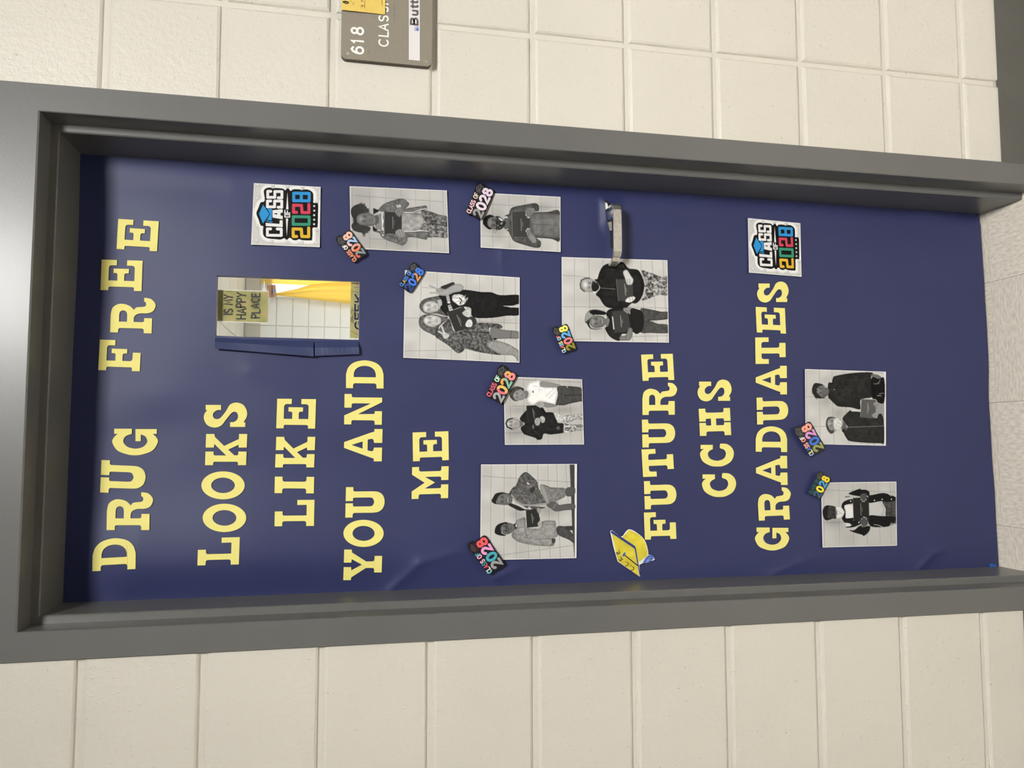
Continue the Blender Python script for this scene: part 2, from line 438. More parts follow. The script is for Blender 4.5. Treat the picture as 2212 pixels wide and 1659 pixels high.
# ------------------------------------------------------------------ stroke lettering
def _arc(cx, cy, rx, ry, a0, a1, n=10): return [tuple(p) for p in ell(cx, cy, rx, ry, a0, a1 if abs(a1-a0) < 360 else a1, n)]
def _oval(cx, cy, rx, ry, n=18): p = _arc(cx, cy, rx, ry, 90, 450, n); return p+[p[0]]
GL = {   # strokes in a box of height 1: (width, [polylines])
 'C': (.62, [_arc(.34, .5, .33, .5, 50, 310, 14)]), 'L': (.5, [[(0, 1), (0, 0), (.48, 0)]]),
 'A': (.66, [[(0, 0), (.33, 1), (.66, 0)], [(.12, .33), (.54, .33)]]),
 'S': (.56, [_arc(.28, .75, .27, .25, 35, 270, 9)+_arc(.28, .25, .28, .25, 90, -145, 9)]),
 'O': (.72, [_oval(.36, .5, .36, .5)]), 'F': (.48, [[(.48, 1), (0, 1), (0, 0)], [(0, .53), (.4, .53)]]),
 'R': (.56, [[(0, 0), (0, 1), (.3, 1)]+_arc(.3, .76, .24, .24, 90, -90, 7)+[(0, .52)], [(.28, .52), (.56, 0)]]),
 'H': (.6, [[(0, 1), (0, 0)], [(.6, 1), (.6, 0)], [(0, .5), (.6, .5)]]), 'I': (.08, [[(.04, 1), (.04, 0)]]),
 'M': (.76, [[(0, 0), (.08, 1), (.38, .25), (.68, 1), (.76, 0)]]), 'Y': (.62, [[(0, 1), (.31, .5), (.62, 1)], [(.31, .5), (.2, 0)]]),
 'P': (.52, [[(0, 0), (0, 1), (.28, 1)]+_arc(.28, .74, .24, .26, 90, -90, 7)+[(0, .48)]]),
 'E': (.5, [[(.5, 1), (0, 1), (0, 0), (.5, 0)], [(0, .52), (.42, .52)]]),
 'G': (.66, [_arc(.34, .5, .34, .5, 50, 330, 14)+[(.64, .48), (.4, .48)]]),
 'K': (.6, [[(0, 1), (0, 0)], [(.58, 1), (0, .42)], [(.2, .6), (.6, 0)]]),
 'B': (.56, [[(0, 0), (0, 1), (.3, 1)]+_arc(.3, .77, .22, .23, 90, -90, 7)+[(0, .54), (.3, .54)]+_arc(.3, .27, .26, .27, 90, -90, 7)+[(0, 0)]]),
 'u': (.46, [[(0, .7), (0, .25)]+_arc(.22, .22, .22, .22, 180, 340, 7), [(.46, .7), (.46, 0)]]),
 't': (.34, [[(.14, .95), (.14, .15)]+_arc(.26, .14, .12, .14, 180, 280, 5), [(0, .7), (.34, .7)]]),
 '2': (.58, [_arc(.29, .71, .28, .29, 160, -40, 10)+[(.0, 0), (.58, 0)]]), '0': (.62, [_oval(.31, .5, .31, .5)]),
 '8': (.58, [_oval(.29, .76, .23, .24, 14), _oval(.29, .26, .29, .26, 14)]),
 '6': (.58, [_oval(.29, .3, .29, .3, 16), [(.01, .34), (.06, .66), (.2, .9), (.36, 1.0), (.52, .88)]]),
 '1': (.3, [[(0, .78), (.24, 1), (.24, 0)]]), '.': (.1, [[(.05, .0), (.05, .04)]]), ' ': (.3, []),
 '9': (.58, [_oval(.29, .7, .29, .3, 16), [(.57, .66), (.5, .3), (.3, 0)]])}
def ribbon(lines, wd):
    """2-D strokes -> verts, faces, stroke number of every vertex; each stroke is one mitred strip with round ends"""
    V, Fc, S = [], [], []
    for si, ln in enumerate(lines):
        P = [np.asarray(ln[0], float)]
        for p in ln[1:]:
            if np.hypot(*(np.asarray(p, float)-P[-1])) > wd*.08: P.append(np.asarray(p, float))
        if len(P) < 2: P.append(P[0]+np.array([wd*.1, 0]))
        closed = len(P) > 3 and np.hypot(*(P[0]-P[-1])) < wd*.12
        if closed: P = P[:-1]
        P = np.array(P); n = len(P); h = wd/2; o = len(V)
        def direc(i, j):
            d = P[j]-P[i]; return d/max(np.hypot(*d), 1e-12)
        for i in range(n):
            d0 = direc(i-1, i) if (closed or i > 0) else direc(0, 1)
            d1 = direc(i, (i+1) % n) if (closed or i < n-1) else d0
            t = d0+d1; L = np.hypot(*t)
            t = t/L if L > .25 else d0
            nm = np.array([-t[1], t[0]]); k = h/max(abs(nm@np.array([-d0[1], d0[0]])), .6)
            V += [P[i]+nm*k, P[i]-nm*k]
        for i in range(n if closed else n-1):
            a, b = o+2*i, o+2*((i+1) % n); Fc.append((a, a+1, b+1, b))
        if not closed:
            for e, i in ((0, 0), (1, n-1)):
                d = -direc(0, 1) if e == 0 else direc(n-2, n-1); nm = np.array([-d[1], d[0]]); q = len(V)
                a0 = math.atan2(nm[1], nm[0])
                for w_ in np.linspace(0, math.pi, 7): V.append(P[i]+h*np.array([math.cos(a0-w_), math.sin(a0-w_)]))
                Fc.append(tuple(range(q, q+7)))
        S += [si]*(len(V)-len(S))
    return np.array(V), Fc, np.array(S)
def text_strokes(txt, h, gap=.22):
    out = []; x = 0
    for ch in txt:
        wd, ls = GL[ch]
        out.append((ch, [[(x+px*h, py*h) for px, py in l] for l in ls])); x += (wd+gap)*h
    return out, x-gap*h
def ribbon_obj(name, lines, wd, to3d, mat, parent, step=0.00002):
    lines = [l for l in lines if len(l)]
    if not lines: return None
    V, Fc, S = ribbon(lines, wd)
    P = to3d(V); P[:, 1] -= S*.00006
    fc = []
    for f in Fc:
        nrm = np.cross(P[f[1]]-P[f[0]], P[f[2]]-P[f[0]])
        fc.append(f if nrm[1] <= 0 else f[::-1])
    return mesh(name, P, fc, mat, parent)

# ------------------------------------------------------------------ structure: corridor shell
CEIL = 3.40
def structure(name, v, f, mat, label, cat):
    o = mesh(name, v, f, mat); return tag(o, label, cat, kind='structure')
XL, XR, YB = -6.0, 7.0, -6.0
# joints between the block courses, read on both sides of the frame
JR = [(223, 190.7), (479, 213.4), (716, 233), (938, 250), (1151, 268.5), (1356, 285.5), (1548, 301), (1735, 316.5), (1919, 330), (2086.4, 342.9)]
JL = [(174, 1424), (439, 1410), (695, 1394), (930, 1381.5), (1157, 1371), (1371, 1360), (1574, 1350.5), (1768, 1341), (1949, 1331), (2122.7, 1323)]
zr = [0.0]+sorted(float(at_y(x, y, 0)[2]) for x, y in JR)+[2.235, 2.438, 2.641, 2.845, 3.048, 3.251, CEIL]
zl = [0.0]+sorted(float(at_y(x, y, 0)[2]) for x, y in JL)+[2.235, 2.438, 2.641, 2.845, 3.048, 3.251, CEIL]
JW = 0.0105
def block_mesh(x0, x1, z0, z1, rnd):
    """one block: pillowed front face, rounded arrises running back into the joint"""
    j = lambda s: rnd.uniform(-s, s)
    def ringy(ins, y, jit):
        return [(x0+ins+j(jit), y, z0+ins+j(jit)), (x1-ins+j(jit), y, z0+ins+j(jit)), (x1-ins+j(jit), y, z1-ins+j(jit)), (x0+ins+j(jit), y, z1-ins+j(jit))]
    r = ringy(0, .03, 0)+ringy(0, .0056, .0006)+ringy(.0022, .0022, .0007)+ringy(.0062, 0, .0010)
    f = [(12, 13, 14, 15)]
    for k in range(3):
        for i in range(4):
            a = k*4+i; b = k*4+(i+1) % 4; f.append((a, b, b+4, a+4))
    return r, f
def block_wall(parent, xs, zs, seed, clip_x=None):
    rnd = random.Random(seed)
    for k in range(len(zs)-1):
        for i in range(len(xs)-1):
            a, b, c, d = xs[i], xs[i+1], zs[k], zs[k+1]
            if b-a < .03 or d-c < .03: continue
            v, f = block_mesh(a+JW/2, b-JW/2, c+JW/2, d-JW/2, rnd)
            o = mesh('block', v, f, M_BLOCK, parent)
            for p in o.data.polygons: p.use_smooth = False
v, f = join([boxv(WH-.012, XR, .0062, .19, 0, CEIL), boxv(XL, -WH+.012, .0062, .19, 0, CEIL), boxv(-WH+.012, WH-.012, .0062, .19, ZH+.09, CEIL)])
wall = structure('wall_front', v, f, M_BLOCK, 'cream painted concrete block wall around the decorated door', 'wall')
block_wall(wall, [WH-.0105, .701]+[.701+.4064*k for k in range(1, 16)], zr, 1)
block_wall(wall, [-WH-.4064*k for k in range(13, 0, -1)]+[-WH+.0105], zl, 2)
block_wall(wall, [-WH+.0105, -.2, .2064, WH-.0105], [2.235, 2.438, 2.641, 2.845, 3.048, 3.251, CEIL], 3)

M_CORR = pmat('corridor_paint', (0.33, 0.325, 0.31), 0.5, 0.4, var=0.04, nscale=2)
M_CTILE = pmat('ceiling_board', (0.74, 0.72, 0.67), 0.8, 0.2, var=0.05, nscale=90, bump=0.3, bscale=160)
v, f = boxv(XL, XR, YB-.1, YB, 0, CEIL); structure('wall_back', v, f, M_CORR, 'grey corridor wall facing the decorated door', 'wall')
v, f = boxv(XL-.1, XL, YB, 0, 0, CEIL); structure('wall_left', v, f, M_CORR, 'grey wall closing the corridor at its left end', 'wall')
v, f = boxv(XR, XR+.1, YB, 0, 0, CEIL); structure('wall_right', v, f, M_CORR, 'grey wall closing the corridor at its right end', 'wall')
v, f = boxv(XL, XR, YB-.1, .0, CEIL, CEIL+.05); structure('ceiling', v, f, pmat('corridor_ceiling_board', (0.40, 0.395, 0.38), 0.8, 0.2, var=0.05, nscale=90, bump=0.3, bscale=160), 'grey corridor ceiling with recessed light panels', 'ceiling')

# floor: joint bed plus square vinyl tiles, a narrow strip lies between the last joint and the door
v, f = boxv(XL, XR, YB, .26, -.03, -.0012)
floor = structure('floor', v, f, M_GROUT, 'beige speckled vinyl tile floor of the corridor', 'floor')
TX0, TY0, TS, TG = -0.039, 0.158, 0.3042, 0.0009
def tile(x0, x1, y0, y1, k):
    v, f = boxv(x0+TG/2, x1-TG/2, y0+TG/2, y1-TG/2, -.004, 0.0)
    c = np.array([(x0+x1)/2, (y0+y1)/2, 0])
    o = mesh('tile', np.array(v)-c, f, M_VCT[k % 2], floor); o.location = c
for i in range(-9, 11):
    tile(TX0+i*TS, TX0+(i+1)*TS, TY0, .25, i+1)
    for j in range(8):
        tile(TX0+i*TS, TX0+(i+1)*TS, TY0-(j+1)*TS, TY0-j*TS, i+j)

# vinyl base with a flared toe
def base(name, x0, x1, label):
    prof = [(0.004, 0.0), (-.0135, 0.0), (-.012, .004), (-.0075, .011), (-.0052, .022), (-.0048, .097), (-.0032, .1025), (0.004, .1035)]
    n = len(prof); v = [(x0, y, z) for y, z in prof]+[(x1, y, z) for y, z in prof]
    f = [(i, i+n, (i+1) % n+n, (i+1) % n) for i in range(n)]+[tuple(range(n)), tuple(range(2*n-1, n-1, -1))]
    structure(name, v, f, M_BASE, label, 'baseboard')
base('baseboard_right', WH-.001, XR, 'dark grey vinyl baseboard below the room sign wall')
base('baseboard_left', XL, -WH+.001, 'dark grey vinyl baseboard left of the door frame')

# ------------------------------------------------------------------ steel door frame (profile: face, rabbet, stop)
HF = 0.1016
def frame_profile():
    # (inset from the outer edge towards the opening, y)
    return [(0, .012), (0, -.0035), (.0015, -.005), (FW-.0015, -.005), (FW, -.0035), (FW, D1-.003), (FW+.0004, D1), (FW+ST-.0022, D1), (FW+ST, D1+.0022),
            (FW+ST, .205), (FW, .205), (FW, .235), (.0, .235)]
frame = empty('trim_1', (0, 0, 0)); tag(frame, 'dark grey painted steel frame around the blue papered door', 'door frame', kind='structure')
PR = frame_profile(); n = len(PR)
for s in (1, -1):
    lo = [(s*(WH-a), y, -0.001) for a, y in PR]
    hi = [(s*(WH-a), y, (ZH+HF-a*HF/FW) if a <= FW else (ZH-(a-FW))) for a, y in PR]
    f = [(i, i+n, (i+1) % n+n, (i+1) % n) if s > 0 else (i, (i+1) % n, (i+1) % n+n, i+n) for i in range(n)]
    mesh('jamb', lo+hi, f, M_FRAME, frame)
def headz(a): return (ZH+HF-a*HF/FW) if a <= FW else (ZH-(a-FW))
lo = [(-(WH-a), y, headz(a)) for a, y in PR]; hi = [((WH-a), y, headz(a)) for a, y in PR]
mesh('head', lo+hi, [(i, (i+1) % n, (i+1) % n+n, i+n) for i in range(n)], M_FRAME, frame)
for o in frame.children:
    import bmesh as _b
    bm = _b.new(); bm.from_mesh(o.data); _b.ops.recalc_face_normals(bm, faces=bm.faces); bm.to_mesh(o.data); bm.free()

# ------------------------------------------------------------------ door leaf with its narrow window
WX0, WX1, WZ0, WZ1 = 0.0815, 0.2075, 1.5635, 1.852            # cut-out in the blue paper
GX0, GX1, GZ0, GZ1 = WX0-.03, WX1+.045, WZ0-.03, WZ1+.03   # sight size of the pane
door = empty('door_1', (0, D2+.0, 0)); tag(door, 'classroom door leaf with a narrow window and lever handle', 'door', kind='structure')
Y0, Y1 = D2+.0012, D2+.046
v, f = join([boxv(-DW-.012, GX0, Y0, Y1, .006, ZH-.003), boxv(GX1, DW+.012, Y0, Y1, .006, ZH-.003),
             boxv(GX0, GX1, Y0, Y1, .006, GZ0), boxv(GX0, GX1, Y0, Y1, GZ1, ZH-.003)])
mesh('leaf', v, f, M_DOOR, door)
b = .0018
v, f = join([boxv(GX0-.02, GX0+b, Y0-.0008, Y0+.0035, GZ0-.02, GZ1+.02), boxv(GX1-b, GX1+.02, Y0-.0008, Y0+.0035, GZ0-.02, GZ1+.02),
             boxv(GX0+b, GX1-b, Y0-.0008, Y0+.0035, GZ0-.02, GZ0+b*.4), boxv(GX0+b, GX1-b, Y0-.0008, Y0+.0035, GZ1-b, GZ1+.02)])
lite = mesh('window_frame', v, f, M_WHITE, door); lite['label'] = 'white window frame edge'
gm, gnt, gb = new_mat('window_glass')
tr = gnt.nodes.new('ShaderNodeBsdfTransparent'); tr.inputs[0].default_value = (.97, .98, .97, 1)
gl = gnt.nodes.new('ShaderNodeBsdfGlossy'); gl.inputs['Roughness'].default_value = 0.02
fr = gnt.nodes.new('ShaderNodeFresnel'); fr.inputs[0].default_value = 1.45
mxs = gnt.nodes.new('ShaderNodeMixShader')
gnt.links.new(fr.outputs[0], mxs.inputs[0]); gnt.links.new(tr.outputs[0], mxs.inputs[1]); gnt.links.new(gl.outputs[0], mxs.inputs[2])
gnt.links.new(mxs.outputs[0], gnt.nodes['Material Output'].inputs['Surface'])
v, f = boxv(GX0-.003, GX1+.003, Y0+.004, Y0+.009, GZ0-.003, GZ1+.003)
mesh('window_pane', v, f, gm, door)

# lever handle, a part of the door: rose, hub, grip and the return towards the door
lever = empty('lever_handle', (0, 0, 0)); lever.parent = door; lever['label'] = 'brushed steel lever handle'
lv = empty('x'); bpy.data.objects.remove(lv)
A0 = at_y(1331, 452, D2-.060); A1 = at_y(1336.5, 546, D2-.060)
zc = float((A0[2]+A1[2])/2)
xr_, xl_ = float(A0[0]), float(A1[0])
v, f = cyl((xr_-.002, D2-.002, zc), (0, -1, 0), .024, .004, 40, .023)
mesh('rose', v, f, M_STEEL, lever)
v, f = cyl((xr_-.002, D2-.005, zc), (0, -1, 0), .0095, .047, 28)
mesh('hub', v, f, M_STEEL, lever, True)
hz = .0098
path = [(xr_+.013, .030), (xr_+.0115, .049), (xr_+.006, .056), (xr_-.002, .0592), (xr_-.02, .0602), ((xr_+xl_)/2, .0608), (xl_+.014, .0606), (xl_+.004, .0592), (xl_-.005, .054), (xl_-.0125, .044), (xl_-.018, .032), (xl_-.0195, .024)]
V, Fc = [], []
for k, (x, p) in enumerate(path):
    q = path[min(k+1, len(path)-1)]; r = path[max(k-1, 0)]
    t = np.array([q[0]-r[0], -(q[1]-r[1])]); t /= np.linalg.norm(t); nrm = np.array([t[1], -t[0]])   # outward in x,y
    if nrm[1] > 0 and k < 9: nrm = -nrm
    th = .0042
    hh = hz*(1.0 if k < 8 else .93)
    c = np.array([x, D2-p])
    for sx, sz in ((1, .82), (1, -.82), (.55, -1), (-.55, -1), (-1, -.82), (-1, .82), (-.55, 1), (.55, 1)):
        xy = c+nrm*th*sx; V.append((xy[0], xy[1], zc+hh*sz))
m = len(path)
for k in range(m-1):
    for i in range(8): Fc.append((k*8+i, k*8+(i+1) % 8, (k+1)*8+(i+1) % 8, (k+1)*8+i))
Fc += [tuple(range(8))[::-1], tuple(range((m-1)*8, m*8))]
g = mesh('grip', V, Fc, M_STEEL, lever, False)
bm = _b.new(); bm.from_mesh(g.data); _b.ops.recalc_face_normals(bm, faces=bm.faces); bm.to_mesh(g.data); bm.free()

# ------------------------------------------------------------------ classroom seen through the window
CY = 9.0
zc_top = float(at_y(528.5, 660, CY)[2]); zc_b = float(at_y(562, 660, CY)[2]); CS = 0.2032
M_CW = pmat('classroom_paint', (0.70, 0.70, 0.68), 0.5, 0.4, var=0.03, nscale=3, bump=0.2, bscale=120)
M_CG = pmat('classroom_top_course', (0.50, 0.47, 0.41), 0.5, 0.4, var=0.03, nscale=3, bump=0.2, bscale=120)  # darker grey tone, used on the top course only
M_CJ = pmat('classroom_joint', (0.50, 0.47, 0.41), 0.6, 0.3)
v, f = boxv(-3, 5, CY+.006, CY+.2, 0, zc_top)
cw = structure('wall_far', v, f, M_CJ, 'white block wall at the far side of the classroom', 'wall')
vj = float(at_y(640, 704.6, CY)[0]); rnd = random.Random(9)
for r in range(11):
    z1 = zc_top if r == 0 else zc_b-(r-1)*CS
    z0 = zc_b if r == 0 else z1-CS
    for k in range(-4, 5):
        x0 = vj+k*.4064; v, f = block_mesh(x0+.004, x0+.4064-.004, z0+.004, z1-.004, rnd)
        v = [(a, y+CY, c) for a, y, c in v]
        mesh('block', v, f, M_CG if r == 0 else M_CW, cw)
v, f = boxv(-3.1, -3, .24, CY, 0, zc_top); structure('wall_classroom_left', v, f, M_CW, 'white classroom wall left of the door', 'wall')
v, f = boxv(5, 5.1, .24, CY, 0, zc_top); structure('wall_classroom_right', v, f, M_CW, 'white classroom wall right of the door', 'wall')
v, f = boxv(-3, 5, .26, CY, -.03, -.001); structure('floor_classroom', v, f, pmat('classroom_floor', (.42, .42, .41), .4, .4, var=.1, nscale=40), 'beige floor of the classroom behind the door', 'floor')
v, f = boxv(-3, 5, .19, .24, ZH+.12, zc_top)
structure('wall_classroom_near', *join([(v, f), boxv(-3, -WH-.02, .19, .24, 0, zc_top), boxv(WH+.02, 5, .19, .24, 0, zc_top)]), M_CW, 'white classroom wall around the back of the door', 'wall')
v, f = boxv(-3, 5, .19, CY+.2, zc_top+.012, zc_top+.06)
cc = structure('ceiling_classroom', v, f, M_WHITE, 'white suspended ceiling of the classroom', 'ceiling')
yl = float(at_z(512, 660, zc_top)[1])
for j in range(-3, 2):
    for k in range(-1, 3):
        y0 = yl+j*.6096; x0 = .9+k*1.2192-1.0
        if y0 > CY-.02: continue
        y1 = min(y0+.6096, CY-.002)
        v, f = boxv(x0+.011, x0+1.2192-.011, y0+.011, y1-.011, zc_top, zc_top+.012)
        mesh('ceiling_panel', v, f, M_CTILE, cc)
M_CL = emit_mat('classroom_fill_panel', (1.0, 0.985, 0.96), CLASS_W/8.0)
def troffer(x, y, z, sx, sy, mat, label, group=None):
    t = empty('ceiling_light', (x, y, z)); tag(t, label, 'light', group)
    v, f = join([boxv(x-sx/2-.02, x+sx/2+.02, y-sy/2-.02, y-sy/2, z-.008, z), boxv(x-sx/2-.02, x+sx/2+.02, y+sy/2, y+sy/2+.02, z-.008, z),
                 boxv(x-sx/2-.02, x-sx/2, y-sy/2, y+sy/2, z-.008, z), boxv(x+sx/2, x+sx/2+.02, y-sy/2, y+sy/2, z-.008, z)])
    mesh('light_frame', v, f, M_WHITE, t)
    v, f = boxv(x-sx/2, x+sx/2, y-sy/2, y+sy/2, z-.005, z-.001)
    mesh('diffuser', v, f, mat, t)
    return t
for x, y, nm in ((-0.9, 2.2, 'near left'), (3.2, 2.2, 'near right'), (-0.9, 5.6, 'far left'), (3.2, 5.6, 'far right')):  # unseen panels added to brighten the room behind the glass
    troffer(x, y, zc_top, 1.18, .58, M_CL, 'added unseen fill panel in the classroom ceiling, %s one' % nm, 'added classroom fill panels')
# classroom window and yellow curtains on the far wall
def far(px, py, y=CY): return at_y(px, py, y)
wa = far(588, 634); wb_ = far(588, 520)
wx0, wx1, wz1 = float(wa[0])-.02, float(wb_[0])+.5, float(wa[2])
M_DAY = emit_mat('daylight_pane', (1.0, 1.0, 0.96), 1.7)
win = empty('window_1', (wx0, CY-.02, .9)); tag(win, 'bright classroom window between the yellow curtains', 'window', kind='structure')
v, f = boxv(wx0, wx1, CY-.006, CY-.001, .9, wz1); mesh('pane', v, f, M_DAY, win)
fw_ = .03
v, f = join([boxv(wx0-fw_, wx0, CY-.02, CY-.001, .9-fw_, wz1+fw_), boxv(wx1, wx1+fw_, CY-.02, CY-.001, .9-fw_, wz1+fw_), boxv(wx0, wx1, CY-.02, CY-.001, wz1, wz1+fw_), boxv(wx0, wx1, CY-.02, CY-.001, .9-fw_, .9)])
mesh('window_frame', v, f, M_WHITE, win)
def curtain_mat():
    m, nt, b = new_mat('yellow_curtain'); setc(b, (0.78, 0.56, 0.11), 0.8, 0.2)
    tl = nt.nodes.new('ShaderNodeBsdfTranslucent'); tl.inputs[0].default_value = (0.80, 0.60, 0.14, 1)
    wv = nt.nodes.new('ShaderNodeTexNoise'); wv.inputs['Scale'].default_value = 14
    mp = nt.nodes.new('ShaderNodeMapRange'); mp.inputs[3].default_value = .3; mp.inputs[4].default_value = .6
    nt.links.new(wv.outputs['Fac'], mp.inputs[0])
    mx = nt.nodes.new('ShaderNodeMixShader'); nt.links.new(mp.outputs[0], mx.inputs[0])
    nt.links.new(b.outputs[0], mx.inputs[1]); nt.links.new(tl.outputs[0], mx.inputs[2])
    nt.links.new(mx.outputs[0], nt.nodes['Material Output'].inputs['Surface'])
    return m
M_CUR = curtain_mat()
def curtain(name, edge_a, edge_b, n, label, amp, dep):
    """edge_a, edge_b: pixel polylines (same length) of the two vertical edges"""
    t = empty(name, (0, 0, 0)); tag(t, label, 'curtain', 'yellow classroom curtains')
    V, Fc = [], []; rows = len(edge_a)
    for r in range(rows):
        a = far(*edge_a[r], CY-dep); b = far(*edge_b[r], CY-dep)
        for i in range(n+1):
            s = i/n; p = a*(1-s)+b*s
            V.append((p[0], p[1]+amp*math.sin(s*n*.9), p[2]))
    for r in range(rows-1):
        for i in range(n):
            q = r*(n+1)+i; Fc.append((q, q+1, q+n+2, q+n+1))
    c = np.array(V).mean(0); t.location = (c[0], c[1], min(p[2] for p in V))
    mesh('fabric', V, Fc, M_CUR, t, True)
    return t
ra = [(563.5, 612), (598, 613), (640, 615), (700, 618), (757, 621), (900, 626), (1030, 630)]
curtain('curtain', ra, [(x, 520) for x, _ in ra], 14, 'right yellow curtain panel hanging at the far classroom window', .018, .05)
la = [(585, 640), (600, 638), (640, 642.3), (672, 646.5), (757, 656), (900, 668), (1030, 676)]
lb = [(585, 634), (600, 633), (640, 625), (672, 615), (757, 606), (900, 600), (1030, 596)]
curtain('curtain', la, lb, 12, 'left yellow curtain panel swept aside at the far classroom window', .022, .12)
# small brown card on the far wall
q = [far(576, 616, CY-.15), far(595, 615, CY-.15), far(598, 641, CY-.15), far(580, 643, CY-.15)]
cdk = empty('wall_card', tuple(np.mean(q, 0))); tag(cdk, 'small brown picture card hanging beside the far yellow curtain', 'card')
M_BRN = pmat('brown_card', (0.42, 0.22, 0.12), .6, .3, var=.2, nscale=30)
mesh('card', [tuple(p) for p in q]+[tuple(p+np.array([0, .004, 0])) for p in q], [(0, 1, 2, 3), (7, 6, 5, 4), (0, 4, 5, 1), (1, 5, 6, 2), (2, 6, 7, 3), (3, 7, 4, 0)], M_BRN, cdk)
for (pa, pb), nm, mt in ((((588, 624), (593, 634)), 'picture', pmat('card_blue', (.25, .32, .5), .5, .3, var=.3, nscale=60)), (((586, 616.5), (589, 641)), 'stripe', pmat('card_dark', (.22, .10, .06), .6, .3))):
    a = far(*pa, CY-.1525); b = far(*pb, CY-.1525)
    v, f = boxv(min(a[0], b[0]), max(a[0], b[0]), CY-.1535, CY-.1505, min(a[2], b[2]), max(a[2], b[2])); mesh(nm, v, f, mt, cdk)

# ------------------------------------------------------------------ corridor light panels
M_TL = emit_mat('corridor_lamp', (1.0, 0.992, 0.965), TROFFER_W/3.0)
for x, nm in ((0.68, 'before the door'),):
    troffer(x, -3.0, CEIL, .59, 1.19, M_TL, 'recessed light panel in the corridor ceiling %s' % nm)

# ------------------------------------------------------------------ blue paper over the door
def axis(a, b, step, must):
    k = sorted(set([a, b]+[m for m in must if a < m < b])); out = []
    for p, q in zip(k[:-1], k[1:]):
        n = max(1, int(round((q-p)/step))); out += list(np.linspace(p, q, n, endpoint=False))
    return np.array(out+[b])
PX0, PX1, PZ0, PZ1 = -DW-.001, DW+.001, .0095, ZH-ST+.001
GXs = axis(PX0, PX1, .006, [WX0, WX1]); GZs = axis(PZ0, PZ1, .006, [WZ0, WZ1])
X, Z = np.meshgrid(GXs, GZs); Xf, Zf = X.ravel(), Z.ravel()
Zf = Zf+np.where(Zf < PZ0+1e-6, -0.0035*(1-(Xf-PX0)/(PX1-PX0)*2)-.001, 0)
Yf = paper_y(Xf, Zf)
nx, nz = len(GXs), len(GZs); fc = []
for j in range(nz-1):
    for i in range(nx-1):
        if WX0-1e-6 < (GXs[i]+GXs[i+1])/2 < WX1 and WZ0 < (GZs[j]+GZs[j+1])/2 < WZ1: continue
        q = j*nx+i; fc.append((q, q+1, q+nx+1, q+nx))
paper = mesh('paper_covering', np.stack([Xf, Yf, Zf], 1), fc, M_NAVY, None, True)
tag(paper, 'navy blue wrapping paper covering the whole door', 'paper')
# white core of the paper showing along the cut
def ring(x0, x1, z0, z1, t):
    return [np.array([(x0-.004, z0-.004), (x1+.004, z0-.004), (x1+.004, z1+.004), (x0-.004, z1+.004)]), np.array([(x0+t, z0+.0004), (x1-t, z0+.0004), (x1-t*1.2, z1-t), (x0+t*.8, z1-t)])]
core = plate('cut_edge', ring(WX0, WX1, WZ0, WZ1, .0011), lambda P: np.stack([P[:, 0], np.full(len(P), D2+.0006), P[:, 1]], 1), .0004, M_PAPER, paper)
core['label'] = 'white edge of the cut-out'
# the cut window flap, folded forward in two strips
def flap(px_in, px_out, stand, fold):
    """strip hinged at the cut edge: the face leans out, its free edge is folded back under"""
    a0, a1 = [at_y(*p, D2-.006) for p in px_in]; b0, b1 = [at_y(*p, D2-stand) for p in px_out]
    n = 10; V = []
    for t in np.linspace(0, 1, n+1):
        a = a0*(1-t)+a1*t; b = b0*(1-t)+b1*t
        wob = .0012*math.sin(t*9+px_in[0][0])
        mid = (a+b)/2+np.array([0, -.0045+wob, 0])
        V += [a+np.array([0, .004, 0]), a, mid, b, b+np.array([.003, .0035, 0]), b*(1-fold)+a*fold+np.array([0, .005, 0])]
    Fc = []
    for k in range(n):
        for i in range(5): q = k*6+i; Fc.append((q, q+1, q+7, q+6))
    o = mesh('flap', V, Fc, M_NAVY_LIT, paper, False)
    s = o.modifiers.new('thickness', 'SOLIDIFY'); s.thickness = .0006
    return o
flap([(465.5, 725), (677, 734)], [(464, 753), (677.5, 770)], .022, .7)
flap([(680, 734.5), (774, 737)], [(680, 769), (776, 765.0)], .017, .7)
# torn slot where the paper was pushed over the lever
ZT = (1240, 380, 7.54)
def tear(dep):
    return lambda P: at_y_arr(ZT[0]+P[:, 0]/ZT[2], ZT[1]+P[:, 1]/ZT[2], np.full(len(P), D2-dep))
tg = plate('tear_slot', [np.array([(505, 395), (548, 402), (612, 490), (640, 1190), (600, 1180), (590, 890), (545, 760), (520, 640), (510, 520)], float)], tear(.0270), .0006, M_DARK, paper)
tg['label'] = 'dark torn slot behind the lever'
sc = plate('torn_scrap', [np.array([(508, 430), (540, 445), (562, 520), (516, 548)], float)], tear(.0285), .0004, M_PAPER, paper); sc['label'] = 'white torn paper edge'
plate('latch_case', [np.array([(550, 758), (612, 740), (618, 884), (586, 892)], float)], tear(.0290), .002, M_STEEL, paper)
plate('paper_fold', [np.array([(520, 600), (600, 520), (605, 720), (545, 705)], float)], tear(.0290), .0005, M_NAVY_LIT, paper)
# blue tape at the foot of the paper
tp = at_y(2144.5, 1222.5, D2-.006); e = .0045
M_TAPE = pmat('blue_tape', (0.02, 0.12, 0.42), .5, .3, var=.15, nscale=80)
q = on_paper([2138, 2151, 2152, 2139], [1217, 1219, 1226, 1227], .0006)
t = mesh('tape_piece', np.concatenate([q, q+np.array([0, .0003, 0])]), [(0, 3, 2, 1), (4, 5, 6, 7), (0, 1, 5, 4), (1, 2, 6, 5), (2, 3, 7, 6), (3, 0, 4, 7)], M_TAPE)
tag(t, 'scrap of bright blue tape at the bottom left corner of the door', 'tape')

